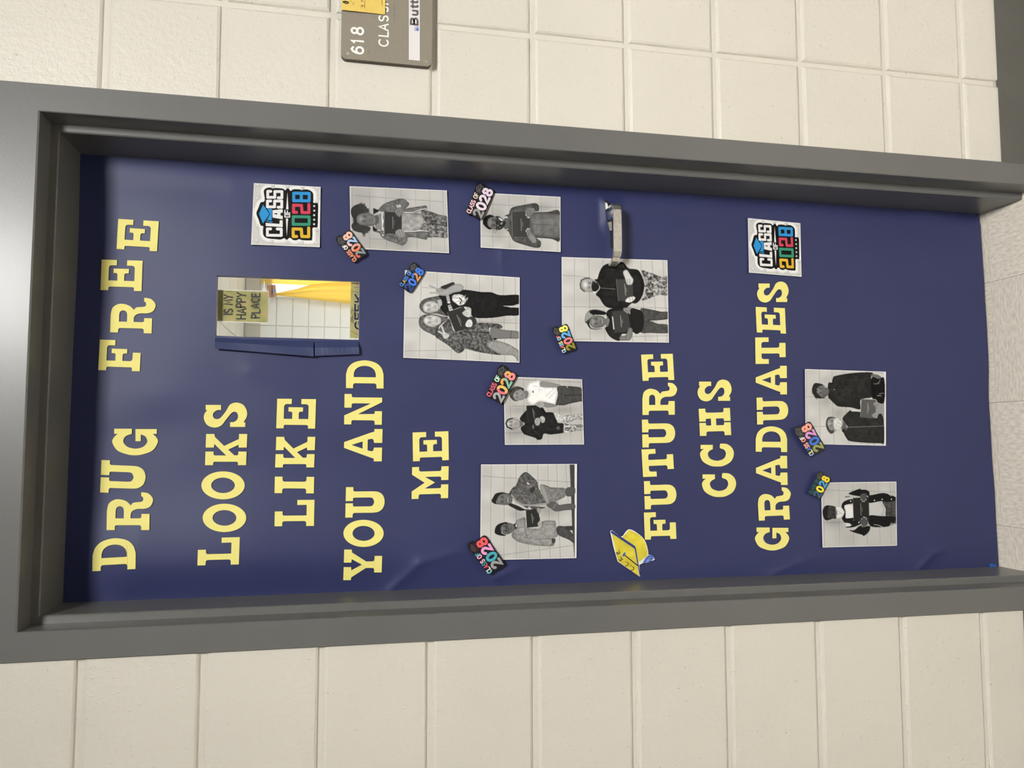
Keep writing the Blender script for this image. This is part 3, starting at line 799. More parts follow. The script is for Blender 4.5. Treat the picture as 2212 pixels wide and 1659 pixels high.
# ------------------------------------------------------------------ yellow slab-serif letters
def rr(*p): return list(p)
GLY = {
 'E': (272, 368, [[(0, 0), (272, 0), (272, 139), (224, 139), (224, 68, 28), (88, 68), (88, 147), (155, 147, 26), (155, 110), (195, 110), (195, 248), (155, 248), (155, 209, 26), (88, 209), (88, 300), (224, 300, 28), (224, 229), (272, 229), (272, 368), (0, 368), (0, 300), (33, 300, 28), (33, 70, 28), (0, 70)]]),
 'F': (272, 368, [[(0, 0), (272, 0), (272, 139), (224, 139), (224, 68, 28), (88, 68), (88, 147), (155, 147, 26), (155, 110), (195, 110), (195, 248), (155, 248), (155, 209, 26), (88, 209), (88, 298, 26), (165, 298), (165, 368), (0, 368), (0, 298), (33, 298, 28), (33, 70, 28), (0, 70)]]),
 'L': (235, 354, [[(0, 0), (134, 0), (134, 70), (95, 70, 26), (95, 285), (190, 285), (190, 200), (235, 200), (235, 354), (0, 354), (0, 284), (45, 284, 26), (45, 70, 26), (0, 70)]]),
 'I': (157, 368, [[(0, 0), (157, 0), (157, 72), (110, 72, 26), (110, 296, 26), (157, 296), (157, 368), (0, 368), (0, 296), (46, 296, 26), (46, 72, 26), (0, 72)]]),
 'K': (266, 350, [[(0, 0), (116, 0), (116, 70), (83, 70, 20), (83, 177), (181, 72), (150, 70), (150, 0), (266, 0), (266, 70), (239, 77), (164, 157), (223, 280), (266, 280), (266, 350), (150, 350), (150, 280), (174, 280), (133, 192), (85, 245), (83, 280, 20), (116, 280), (116, 350), (0, 350), (0, 280), (29, 280, 20), (29, 70, 20), (0, 70)]]),
 'R': (322, 365, [[(0, 0), (165, 0), ('c', 225, 15), ('c', 258, 60), ('c', 262, 110), ('c', 245, 165), (210, 203), ('c', 232, 222), ('c', 238, 260), ('c', 243, 295), ('c', 258, 308), ('c', 280, 305), (290, 290), (322, 290), ('c', 322, 310), ('c', 310, 355), ('c', 262, 392), ('c', 205, 372), ('c', 183, 325), ('c', 180, 260), ('c', 165, 222), ('c', 140, 205), (100, 203), (100, 295, 24), (138, 295), (138, 365), (0, 365), (0, 295), (42, 295, 24), (42, 70, 24), (0, 70)],
      [(100, 75), (165, 75), ('c', 192, 84), ('c', 203, 110), ('c', 192, 136), (165, 145), (100, 145)]]),
 'D': (272, 368, [[(0, 0), (135, 0), ('c', 200, 22), ('c', 250, 80), ('c', 272, 184), ('c', 250, 288), ('c', 200, 346), (135, 368), (0, 368), (0, 298), (48, 298, 26), (48, 70, 26), (0, 70)],
      [(108, 76), (140, 76), ('c', 180, 92), ('c', 208, 130), ('c', 218, 184), ('c', 208, 238), ('c', 180, 276), (140, 292), (108, 292)]]),
 'O': (240, 370, [('e', 120, 185, 120, 185), ('e', 120, 185, 66, 101)]),
 'U': (277, 382, [[(0, 0), (130, 0), (130, 72), (100, 72, 24), (100, 235), ('c', 107, 263), ('c', 140, 279), ('c', 174, 263), (181, 235), (181, 72, 24), (150, 72), (150, 0), (277, 0), (277, 72), (237, 72, 24), (237, 260), ('c', 230, 320), ('c', 198, 365), ('c', 140, 382), ('c', 82, 365), ('c', 49, 320), (42, 260), (42, 72, 24), (0, 72)]]),
 'G': (227, 388, [[(227, 16), (227, 167), (183, 167), ('c', 163, 115), ('c', 120, 93), ('c', 75, 125), ('c', 57, 194), ('c', 72, 262), ('c', 115, 298), ('c', 160, 283), (178, 243), (120, 243), (120, 198), (224, 198), (224, 380), (183, 380), (183, 345), ('c', 150, 378), ('c', 110, 388), ('c', 42, 345), ('c', 8, 260), ('c', 0, 194), ('c', 8, 128), ('c', 42, 43), ('c', 110, 0), ('c', 150, 12), (183, 45), (183, 16)]]),
 'S': (213, 370, [[(193, 17), (193, 148), (150, 148), ('c', 149, 118), ('c', 130, 88), ('c', 105, 78), ('c', 80, 88), ('c', 72, 115), ('c', 85, 145), ('c', 140, 190), ('c', 195, 225), ('c', 213, 278), ('c', 195, 335), ('c', 145, 367), ('c', 95, 368), (45, 340), (45, 355), (5, 355), (5, 225), (45, 225), ('c', 48, 258), ('c', 68, 285), ('c', 98, 293), ('c', 126, 284), ('c', 135, 260), ('c', 120, 233), ('c', 70, 192), ('c', 18, 150), ('c', 0, 95), ('c', 18, 35), ('c', 65, 4), ('c', 110, 4), (150, 30), (150, 17)]]),
 'Y': (211, 265, [[(0, 0), (90, 0), (90, 52), (68, 54), (107, 126), (145, 54), (121, 52), (121, 0), (211, 0), (211, 52), (190, 56), (129, 155), (129, 212, 18), (167, 212), (167, 265), (53, 265), (53, 212), (84, 212, 18), (84, 155), (20, 56), (0, 52)]]),
 'A': (223, 263, [[(93, 0), (133, 0), (199, 185, 14), (205, 207), (223, 207), (223, 263), (127, 263), (127, 207), (157, 200, 14), (150, 163), (76, 163), (67, 200, 14), (95, 207), (95, 263), (0, 263), (0, 207), (19, 207), (27, 182, 14)],
      [(113, 52), (137, 128), (88, 128)]]),
 'N': (213, 260, [[(0, 0), (63, 0), (148, 183), (148, 50, 16), (117, 50), (117, 0), (213, 0), (213, 50), (190, 50, 16), (190, 260), (158, 260), (73, 95), (75, 210, 16), (95, 210), (95, 260), (0, 260), (0, 210), (30, 210, 16), (30, 50, 16), (0, 50)]]),
 'M': (220, 252, [[(0, 0), (52, 0), (110, 88), (168, 0), (220, 0), (220, 48), (188, 48, 16), (188, 202, 16), (220, 202), (220, 252), (125, 252), (125, 202), (150, 202, 14), (150, 90), (110, 160), (70, 90), (70, 202, 14), (95, 202), (95, 252), (0, 252), (0, 202), (31, 202, 16), (31, 48, 16), (0, 48)]]),
 'T': (210, 238, [[(0, 0), (210, 0), (210, 105), (174, 105), (174, 48, 20), (128, 48), (128, 190, 18), (165, 190), (165, 238), (52, 238), (52, 190), (82, 190, 18), (82, 48), (38, 48, 20), (38, 105), (0, 105)]]),
 'C': (182, 258, [[(172, 4), (172, 97), (138, 97), ('c', 122, 70), ('c', 97, 59), ('c', 62, 78), ('c', 46, 130), ('c', 62, 180), ('c', 100, 198), ('c', 132, 185), ('c', 148, 152), (182, 154), ('c', 178, 205), ('c', 146, 245), ('c', 96, 258), ('c', 40, 235), ('c', 6, 180), ('c', 0, 130), ('c', 6, 80), ('c', 40, 22), ('c', 90, 0), ('c', 118, 6), (140, 28), (138, 4)]]),
 'H': (208, 240, [[(0, 0), (99, 0), (99, 50), (78, 50, 18), (78, 90), (130, 90), (130, 50, 18), (109, 50), (109, 0), (208, 0), (208, 50), (176, 50, 18), (176, 190, 18), (208, 190), (208, 240), (109, 240), (109, 190), (130, 190, 18), (130, 129), (78, 129), (78, 190, 18), (99, 190), (99, 240), (0, 240), (0, 190), (32, 190, 18), (32, 50, 18), (0, 50)]])}
def glyph_loops(ch):
    W, H, ls = GLY[ch]; out = []
    for l in ls:
        p = ell(l[1], l[2], l[3], l[4], 0, 360, 44) if l[0] == 'e' else outline(l)
        out.append(p/np.array([W, H]))
    return out
ZA, ZB, ZC, ZD, ZE = (180, 440, 4.147), (180, 840, 3.95), (560, 760, 3.191), (1360, 740, 3.529), (1600, 580, 5.186)
def bx(x0, x1, y0, y1): return ((x0, y1), (x1, y1), (x0, y0))
WORDS = [
 ('DRUG', [(ZB, 'D', ((77, 1557), (445, 1537), (81, 1285))), (ZB, 'R', ((198, 1205), (563, 1205), (204, 883))), (ZB, 'U', ((143, 884), (525, 898), (155, 607))), (ZB, 'G', bx(247, 635, 340, 567))]),
 ('FREE', [(ZA, 'F', ((133, 1490), (505, 1502), (148, 1217))), (ZA, 'R', ((240, 1152), (612, 1162), (250, 836))), (ZA, 'E', ((153, 773), (521, 784), (164, 500))), (ZA, 'E', ((297, 405), (660, 427), (313, 136)))]),
 ('LOOKS', [(ZB, 'L', ((973, 1507), (1327, 1498), (981, 1274))), (ZB, 'O', bx(1018, 1390, 980, 1222)), (ZB, 'O', bx(1007, 1377, 704, 943)), (ZB, 'K', ((1038, 651), (1389, 651), (1048, 385))), (ZB, 'S', bx(1027, 1397, 117, 330))]),
 ('LIKE', [(ZC, 'L', ((105, 1203), (377, 1200), (109, 1023))), (ZC, 'I', ((105, 974), (376, 976), (108, 860))), (ZC, 'K', ((109, 797), (378, 797), (118, 586))), (ZC, 'E', ((117, 527), (385, 530), (124, 323)))]),
 ('YOU', [(ZC, 'Y', ((579, 1574), (842, 1574), (586, 1363))), (ZC, 'O', bx(580, 858, 1158, 1345)), (ZC, 'U', ((593, 1143), (862, 1140), (598, 933)))]),
 ('AND', [(ZC, 'A', ((582, 755), (845, 755), (587, 532))), (ZC, 'N', ((585, 500), (845, 503), (588, 290))), (ZC, 'D', ((598, 250), (857, 253), (598, 57)))]),
 ('ME', [(ZC, 'M', ((1050, 1015), (1302, 1008), (1054, 795))), (ZC, 'E', ((1060, 755), (1307, 746), (1057, 556)))]),
 ('FUTURE', [(ZD, 'F', ((117, 1503), (357, 1496), (109, 1296))), (ZD, 'U', ((117, 1272), (361, 1264), (109, 1057))), (ZD, 'T', ((103, 1025), (341, 1015), (91, 815))), (ZD, 'U', ((99, 800), (350, 796), (94, 588))), (ZD, 'R', ((99, 552), (345, 550), (97, 308))), (ZD, 'E', ((100, 292), (341, 285), (88, 92)))]),
 ('CCHS', [(ZD, 'C', bx(553, 812, 995, 1177)), (ZD, 'C', bx(538, 795, 770, 945)), (ZD, 'H', ((537, 712), (775, 705), (527, 505))), (ZD, 'S', bx(518, 777, 282, 448))]),
 ('GRADUATES', [(ZD, 'G', bx(957, 1216, 1410, 1585)), (ZD, 'R', ((986, 1358), (1222, 1348), (972, 1112))), (ZD, 'A', ((967, 1088), (1205, 1085), (962, 866))), (ZD, 'D', ((962, 832), (1201, 835), (962, 637))), (ZD, 'U', ((973, 625), (1212, 618), (968, 420))), (ZD, 'A', ((963, 396), (1200, 395), (961, 178))), (ZE, 'T', ((167, 1070), (505, 1066), (163, 773))), (ZE, 'E', ((181, 716), (508, 730), (168, 430))), (ZE, 'S', bx(184, 536, 146, 381))])]
ORD = ['first', 'second', 'third', 'fourth', 'fifth', 'sixth', 'seventh', 'eighth', 'ninth']
for word, letters in WORDS:
    for k, (z, ch, (tl, bl, tr)) in enumerate(letters):
        tl, bl, tr = [np.array([z[0]+p[0]/z[2], z[1]+p[1]/z[2]]) for p in (tl, bl, tr)]
        def to3d(P, tl=tl, bl=bl, tr=tr):
            q = tl[None]+P[:, :1]*(tr-tl)[None]+P[:, 1:]*(bl-tl)[None]
            return on_paper(q[:, 0], q[:, 1], .0022)
        o = plate('paper_letter', glyph_loops(ch), to3d, .0006, M_YEL)
        tag(o, 'yellow card letter %s, %s letter of the word %s' % (ch, ORD[k], word), 'letter', 'yellow letters on the blue paper')

# ------------------------------------------------------------------ printed black-and-white photographs (flat print)
def pts(s): return np.array([[float(q) for q in p.split(',')] for p in s.split()])
def smooth_closed(P):
    n = len(P); out = []
    for i in range(n): out += list(catmull(P[i-1], P[i], P[(i+1) % n], P[(i+2) % n], 4))
    return np.array(out)
def draw(cv, ops, k=1.0):
    for op in ops:
        t = op[0]
        if t == 'w':                                        # block joints of the wall in the picture: pairs of end points
            for p in op[1].split('|'):
                a = pts(p); cv.stroke(212, 5, a+np.array([[9, 2]])); cv.stroke(op[2]-8, 7, a)
        elif t == 's': cv.fill(op[1], smooth_closed(pts(op[2])), *(op[3:] if len(op) > 3 else ()), edge=.26)
        elif t == 'p': cv.fill(op[1], pts(op[2]), *(op[3:] if len(op) > 3 else ()))
        elif t == 'l': cv.stroke(op[1], op[2], pts(op[3]))
        elif t == 'o':
            for c in pts(op[2]): cv.fill(op[1], ell(c[0], c[1], op[3], op[4] if len(op) > 4 else op[3], 0, 360, 16))
        elif t == 'f':                                      # flyaway hair: strokes fanned about a centre
            _, g_, cx, cy, r0, r1, a0, a1, nn_ = op; rr_ = random.Random(int(cx))
            for i in range(nn_):
                an = math.radians(rr_.uniform(a0, a1)); q0 = rr_.uniform(r0*.6, r0); q1 = rr_.uniform(r0*1.05, r1)
                cv.stroke(g_+rr_.uniform(-10, 26), 7, np.array([(cx+q0*math.cos(an), cy+q0*math.sin(an)), (cx+q1*math.cos(an+.12), cy+q1*math.sin(an+.12))]))
        elif t == 'g': cv.shade(op[1], *op[2:])
        elif t == 't':                                      # gilt lettering on the folder: rows of fine dashes
            a, b = pts(op[1]); r = random.Random(int(a[0])); s = 0
            while s < 1:
                e = min(1, s+r.uniform(.03, .07)); cv.stroke(185, op[2]*.62, np.array([a+(b-a)*s, a+(b-a)*e])); s = e+.02
        elif t == 'face':                                   # eyes, brows, nose, mouth: axis points from brow to chin
            (bx_, by_), (cx_, cy_) = pts(op[1]); d = np.array([cx_-bx_, cy_-by_]); L = np.hypot(*d); d /= L; nn = np.array([-d[1], d[0]])
            o_ = np.array([bx_, by_]); hw = op[2]; dk = op[3]; mask = op[4] if len(op) > 4 else False
            P = lambda u, v: tuple(o_+d*u*L+nn*v*hw)
            c0 = P(.32, 0); tone = float(cv.sample(np.array([c0[0]]), np.array([c0[1]]))[0, 0])
            cv.shade(tone*.13, *P(-.12, .1), L*.16, hw*.5); cv.shade(tone*.10, *P(.45, -.45), L*.12, hw*.22); cv.shade(-tone*.10, *P(.5, .85), L*.3, hw*.2)
            for sg in (-1, 1):
                cv.shade(-tone*.16, *P(.14, sg*.42), L*.09, hw*.26)
                cv.stroke(tone*.62, L*.042, np.array([P(.03, sg*.66), P(-.02, sg*.45), P(.04, sg*.22)]))
                e = P(.17, sg*.43); cv.fill(tone*.36, ell(e[0], e[1], L*.036, hw*.13, 0, 360, 12)); cv.fill(min(255, tone*1.15), ell(e[0], e[1]+hw*.12, L*.018, hw*.05, 0, 360, 8))
                cv.stroke(tone*.8, L*.03, np.array([P(.25, sg*.58), P(.26, sg*.3)]))
            if not mask:
                cv.shade(-tone*.14, *P(.40, .14), L*.14, hw*.07); cv.shade(tone*.14, *P(.44, -.02), L*.1, hw*.07)
                cv.stroke(tone*.6, L*.034, np.array([P(.53, .17), P(.545, .1)])); cv.stroke(tone*.6, L*.034, np.array([P(.545, -.1), P(.53, -.17)])); cv.shade(-tone*.14, *P(.57, 0), L*.035, hw*.2)
                cv.stroke(tone*.55, L*.04, np.array([P(.72, .36), P(.745, .15), P(.745, -.15), P(.72, -.36)]))
                cv.shade(-tone*.12, *P(.70, 0), L*.03, hw*.3); cv.shade(tone*.12, *P(.79, 0), L*.035, hw*.24); cv.shade(-tone*.12, *P(.87, 0), L*.03, hw*.25)
def photo(z, region, src, bg, ops, label, sticker_corner, curl, res_px=2.4, seed=1):
    ox, oy, sc = z
    x0, y0, x1, y1 = region
    cv = Canvas(x0, y0, x1, y1, res_px/sc, np.array([bg, bg*.992, bg*.975])*.965)
    cv.a += (smooth_noise(*np.meshgrid(np.arange(cv.w)*1., np.arange(cv.h)*1.), 60, seed)*16)[..., None]
    draw(cv, ops); cv.soften(1)
    # unprinted rim of the sheet
    a, b, c, d = [np.array(p, float) for p in src]
    for p, q in ((a, b), (b, c), (c, d), (d, a)): cv.stroke(232, 2.4*sc, np.array([p, q]))
    dst = [(ox+p[0]/sc, oy+p[1]/sc) for p in src]
    return sheet_with_print('printed_photo', cv, src, dst, 1.25, .0022, label, 'photo', 'black and white photos on the door', curl, .0009, seed)

photo((715, 395, 8.193), (300, 30, 2120, 1270), [(330, 60), (2050, 135), (2090, 1245), (350, 1163)], 196, [
 ('w', '685,85 690,1180|968,95 990,1190|1243,105 1270,1200|1497,115 1530,1215|1745,125 1782,1230|1980,130 2020,1240|385,60 390,1160|390,220 690,245|690,245 1980,335|690,990 1000,1000', 150),
 ('g', -22, 560, 640, 300, 420), ('g', -22, 1200, 1050, 400, 160),
 ('s', 58, '350,520 365,450 420,400 520,368 570,385 640,450 672,512 600,530 540,550 470,600 430,640 380,610'), ('s', 62, '360,760 400,705 470,690 560,750 660,770 702,812 650,862 560,882 480,870 400,840'),
 ('f', 58, 500, 520, 110, 185, -100, -5, 70), ('f', 60, 500, 780, 100, 195, 5, 60, 60), ('l', 64, 9, '440,470 520,365'), ('l', 64, 9, '520,470 590,395'), ('l', 64, 9, '560,500 670,470'), ('l', 66, 9, '560,830 690,850'), ('l', 66, 9, '520,850 620,900'),
 ('s', 52, '405,600 470,570 480,720 420,735 395,670'), ('s', 88, '775,590 832,585 842,690 785,745'),
 ('s', 108, '448,640 470,575 560,535 650,528 735,560 792,605 805,680 780,742 700,765 600,758 520,742 465,705'), ('g', 22, 540, 640, 60, 70), ('g', 18, 740, 660, 45, 50), ('face', '560,632 795,672', 100, 52),
 ('s', 128, '780,575 850,560 925,545 940,690 925,832 800,800 790,745 845,690 838,600'), ('p', 222, '900,520 920,560 912,610 935,680 912,760 938,830 905,828 900,700 895,600'),
 ('s', 106, '755,450 782,460 850,495 930,512 1130,505 1240,540 1450,540 1600,490 1700,462 1680,402 1600,412 1400,440 1330,455 1385,380 1365,345 1290,285 1195,285 1100,310 960,360 880,420 835,472', 14, 40, 3),
 ('s', 104, '745,852 830,850 930,850 940,905 1140,905 1280,850 1500,862 1720,858 1700,990 1660,1002 1500,970 1365,965 1350,1030 1300,1090 1240,1106 1130,1060 1000,1020 900,960 850,890', 14, 40, 4),
 ('s', 40, '750,452 790,465 845,500 770,545 755,560'), ('s', 40, '745,760 780,800 830,832 750,852'),
 ('s', 152, '1250,545 1450,542 1600,540 1650,610 1650,720 1600,822 1450,850 1250,850', 14, 60, 5), ('g', -20, 1500, 560, 60, 50),
 ('s', 98, '1595,500 1700,492 1900,558 2062,605 2068,765 1740,722 1650,650', 34, 14, 6), ('s', 112, '1640,715 1740,722 2068,770 2072,962 1850,962 1712,962 1722,862 1590,835', 42, 14, 7), ('l', 45, 10, '1740,722 2068,766'),
 ('l', 224, 12, '1275,522 1450,528 1560,480 1690,452'), ('l', 224, 12, '1275,852 1450,862 1560,842 1718,855'),
 ('p', 64, '940,512 1130,512 1252,560 1252,850 1140,905 942,905'), ('l', 80, 10, '948,515 948,900'), ('t', '1092,600 1094,812', 11), ('t', '1118,655 1118,752', 7),
 ('s', 124, '1130,505 1160,462 1230,440 1285,482 1282,540 1242,572 1210,606 1160,570'), ('l', 74, 6, '1170,480 1195,590'), ('l', 74, 6, '1205,470 1230,570'), ('l', 74, 6, '1240,465 1262,545'), ('p', 190, '1155,388 1235,382 1245,428 1165,440'), ('l', 90, 8, '1250,395 1330,450'),
 ('s', 138, '1140,862 1200,820 1270,832 1312,900 1290,952 1210,966 1150,920'), ('l', 80, 6, '1165,880 1200,950'), ('l', 80, 6, '1205,850 1240,950'), ('l', 80, 6, '1245,850 1280,930'),
 ('l', 66, 9, '1140,330 1190,395'), ('l', 66, 9, '1195,290 1195,380'), ('l', 72, 8, '960,420 1130,380'), ('l', 66, 9, '1000,940 1180,990'), ('l', 66, 9, '1180,980 1190,1060'), ('l', 72, 8, '950,900 1120,960'), ('p', 222, '905,912 938,925 930,940 905,935')],
 'black and white photo of one person with puffed hair holding a folder', 0, (.003, .002, .003, .002), seed=1)

photo((995, 390, 9.617), (380, 220, 2110, 1510), [(410, 252), (2075, 340), (2078, 1485), (418, 1392)], 203, [
 ('w', '668,260 672,1420|1010,280 1020,1440|1338,300 1352,1460|1665,310 1690,1470|1980,330 2015,1480|540,485 1020,515|1020,515 1660,540|1660,545 2070,560|420,1150 1020,1172', 148),
 ('g', -25, 720, 880, 260, 330), ('g', -20, 1700, 560, 250, 100),
 ('s', 88, '1005,690 1035,600 1100,550 1330,502 1480,475 1560,470 1622,520 1622,632 1542,642 1530,672 1800,655 2066,650 2066,1236 1900,1215 1570,1172 1660,1262 1664,1350 1640,1390 1540,1396 1350,1345 1150,1280 1080,1230 1030,1130 990,1050 950,1040 1000,960 1000,860 918,742 985,702', 12, 60, 3),
 ('s', 110, '1480,690 1900,690 2066,722 2066,1170 1700,1162 1540,1130 1480,1000', 12, 90, 5), ('l', 84, 7, '1470,905 1700,915 2066,940'), ('l', 58, 14, '1540,668 1800,662 2066,690'), ('l', 58, 14, '1580,1180 1800,1195 2066,1222'),
 ('s', 93, '905,800 1000,790 1004,980 900,988'), ('s', 102, '545,860 580,782 660,745 760,750 830,780 890,850 932,900 900,962 840,1010 760,1012 640,1002 560,952'), ('g', 18, 610, 870, 50, 90),
 ('s', 30, '465,870 478,790 540,735 612,710 695,745 610,768 565,820 552,870 572,950 650,1000 590,1012 520,962 470,905'),
 ('s', 60, '735,740 800,745 880,810 940,880 900,950 840,1012 760,1026 732,1012 745,930 728,860 745,790', 22, 40, 9), ('p', 226, '782,765 850,798 892,836 850,838 800,805'), ('o', 155, '850,892', 22), ('o', 138, '780,930 822,972', 14),
 ('face', '655,872 905,885', 125, 40, True), ('p', 205, '905,752 960,740 990,775 930,782'), ('p', 195, '948,1032 988,988 988,1022'), ('l', 90, 5, '690,1030 740,1020 745,1060 715,1085 690,1060 695,1030'), ('l', 100, 5, '668,735 672,690 695,712'),
 ('p', 72, '1066,652 1440,642 1452,1172 1082,1168'), ('l', 138, 9, '1066,655 1078,1166'), ('l', 84, 12, '1125,660 1135,1160'), ('t', '1256,788 1262,1048', 13), ('t', '1290,860 1292,962', 8),
 ('s', 124, '1335,642 1370,592 1440,560 1530,570 1542,652 1490,702 1430,782 1390,782 1355,732'), ('l', 66, 7, '1380,610 1395,770'), ('l', 66, 7, '1425,600 1425,770'), ('l', 66, 7, '1465,610 1460,720'), ('o', 222, '1395,765 1422,768 1360,718', 10, 14),
 ('s', 130, '1350,1042 1378,990 1440,990 1482,1082 1560,1182 1582,1272 1530,1312 1470,1272 1400,1182'), ('l', 60, 9, '1390,1040 1425,1150'), ('l', 60, 9, '1420,1010 1475,1130'), ('o', 215, '1362,1050 1392,1005 1430,1002', 10, 14),
 ('l', 60, 10, '1460,560 1540,545 1560,620'), ('l', 62, 10, '1575,1180 1590,1290 1500,1320'), ('l', 62, 8, '1120,560 1260,640'), ('l', 60, 10, '1180,1200 1320,1215'), ('l', 60, 10, '1280,1250 1310,1170')],
 'black and white photo of one person with dark patterned mask holding a folder', 0, (.002, .002, .004, .002), seed=2)

photo((845, 560, 7.214), (160, 130, 2030, 1640), [(215, 170), (2003, 285), (1998, 1612), (190, 1535)], 207, [
 ('w', '472,190 440,1550|722,195 697,1560|953,205 942,1570|1170,225 1172,1580|1378,240 1384,1585|1570,255 1580,1595|1752,265 1770,1600|1932,275 1955,1605|480,440 700,452|205,920 440,915|195,1430 950,1418|1330,970 2000,1000', 158),
 ('g', -18, 1500, 950, 420, 60),
 ('s', 96, '440,745 450,690 500,630 580,600 740,570 805,556 785,620 720,645 760,760 885,885 700,845 560,852 480,812', 16, 14, 2), ('s', 165, '725,660 782,638 795,740 745,775'),
 ('s', 36, '735,565 800,572 870,560 930,530 1120,475 1400,510 1560,515 1700,560 2000,560 2000,692 1900,722 1740,727 1850,745 2000,755 1990,870 1800,880 1600,910 1350,916 1250,872 1240,762 1100,742 900,822 885,885 765,765 795,705 782,635', 5, 40, 8), ('p', 200, '1740,722 1850,738 2000,692 2000,755 1860,752'),
 ('s', 176, '493,750 518,690 580,655 660,658 722,690 747,732 742,782 700,817 600,842 520,822'), ('face', '565,752 740,742', 78, 88), ('g', -20, 560, 830, 60, 30),
 ('s', 188, '960,560 1050,545 1120,560 1170,620 1150,692 1060,722 1000,682 950,640', 70, 9, 11), ('p', 205, '850,560 900,545 925,690 880,690'), ('p', 200, '882,720 930,705 965,790 905,810'), ('l', 30, 8, '862,580 905,570'), ('l', 30, 8, '868,610 912,602'), ('l', 30, 8, '875,645 915,638'), ('l', 30, 8, '900,740 940,725'), ('l', 30, 8, '912,775 950,765'), ('l', 30, 14, '1060,600 1100,640 1070,690'), ('p', 190, '1140,580 1165,545 1150,600'), ('p', 190, '1170,610 1200,590 1185,650'),
 ('s', 50, '770,432 870,390 962,358 990,385 940,430 830,468'), ('s', 152, '700,482 760,445 830,472 960,402 1050,385 1112,410 1128,452 1080,502 980,522 880,562 790,568 740,545 708,515'), ('l', 164, 27, '730,470 602,412'), ('l', 168, 24, '720,525 608,524'), ('l', 110, 7, '720,480 770,510'), ('l', 110, 7, '760,450 800,500'),
 ('s', 96, '432,960 450,900 520,865 640,855 800,890 885,902 845,962 795,1002 740,1062 690,1185 600,1152 500,1102 440,1032', 18, 14, 4), ('s', 178, '505,932 560,882 640,870 730,890 778,930 772,992 720,1032 640,1057 560,1032 510,982'), ('face', '575,950 765,962', 82, 84),
 ('s', 94, '690,1205 720,1122 820,1002 905,930 995,1142 1200,1042 1340,990 1640,1002 1732,1042 1700,1082 1542,1062 1532,1142 1582,1252 1602,1292 1482,1342 1702,1472 1682,1492 1452,1462 1302,1432 1152,1392 1132,1422 1062,1466 1002,1442 902,1352 782,1272', 34, 10, 13),
 ('l', 48, 12, '1140,1130 1530,1142'), ('l', 48, 9, '1060,1290 1140,1400'),
 ('s', 116, '1560,1062 1750,1100 1992,1130 1988,1232 1830,1237 1650,1242 1560,1232'), ('l', 80, 8, '1872,1115 1860,1232'), ('s', 142, '1482,1342 1600,1262 1800,1310 1930,1380 1992,1440 1995,1602 1900,1502 1700,1482', 10, 10, 15), ('p', 25, '1590,1230 1650,1232 1645,1252 1600,1262'),
 ('s', 182, '800,1182 850,1142 912,1192 835,1245'), ('l', 196, 28, '850,1182 712,1112'), ('l', 206, 26, '832,1165 792,1052'), ('l', 120, 7, '850,1180 880,1150'), ('s', 70, '700,1070 740,1080 700,1190 690,1130'),
 ('p', 60, '870,826 1130,736 1252,900 1212,1062 1000,1142'), ('l', 150, 6, '872,828 1000,1140'), ('t', '1024,868 1092,1042', 12), ('t', '1058,905 1092,985', 7),
 ('s', 62, '1200,912 1290,900 1332,982 1268,1052 1240,1000'), ('s', 192, '1108,832 1180,780 1242,802 1242,882 1200,907 1130,872'), ('l', 120, 6, '1120,820 1200,830'), ('l', 120, 6, '1115,850 1205,862'), ('p', 190, '1130,740 1220,750 1235,790 1150,780', 50, 6, 3), ('s', 205, '1155,1022 1190,950 1240,938 1268,990 1252,1052 1180,1056'), ('l', 120, 6, '1185,1000 1220,1040'), ('l', 120, 6, '1200,970 1245,1020')],
 'black and white photo of two long-haired girls making peace signs', 0, (.002, .002, .003, .003), seed=3)

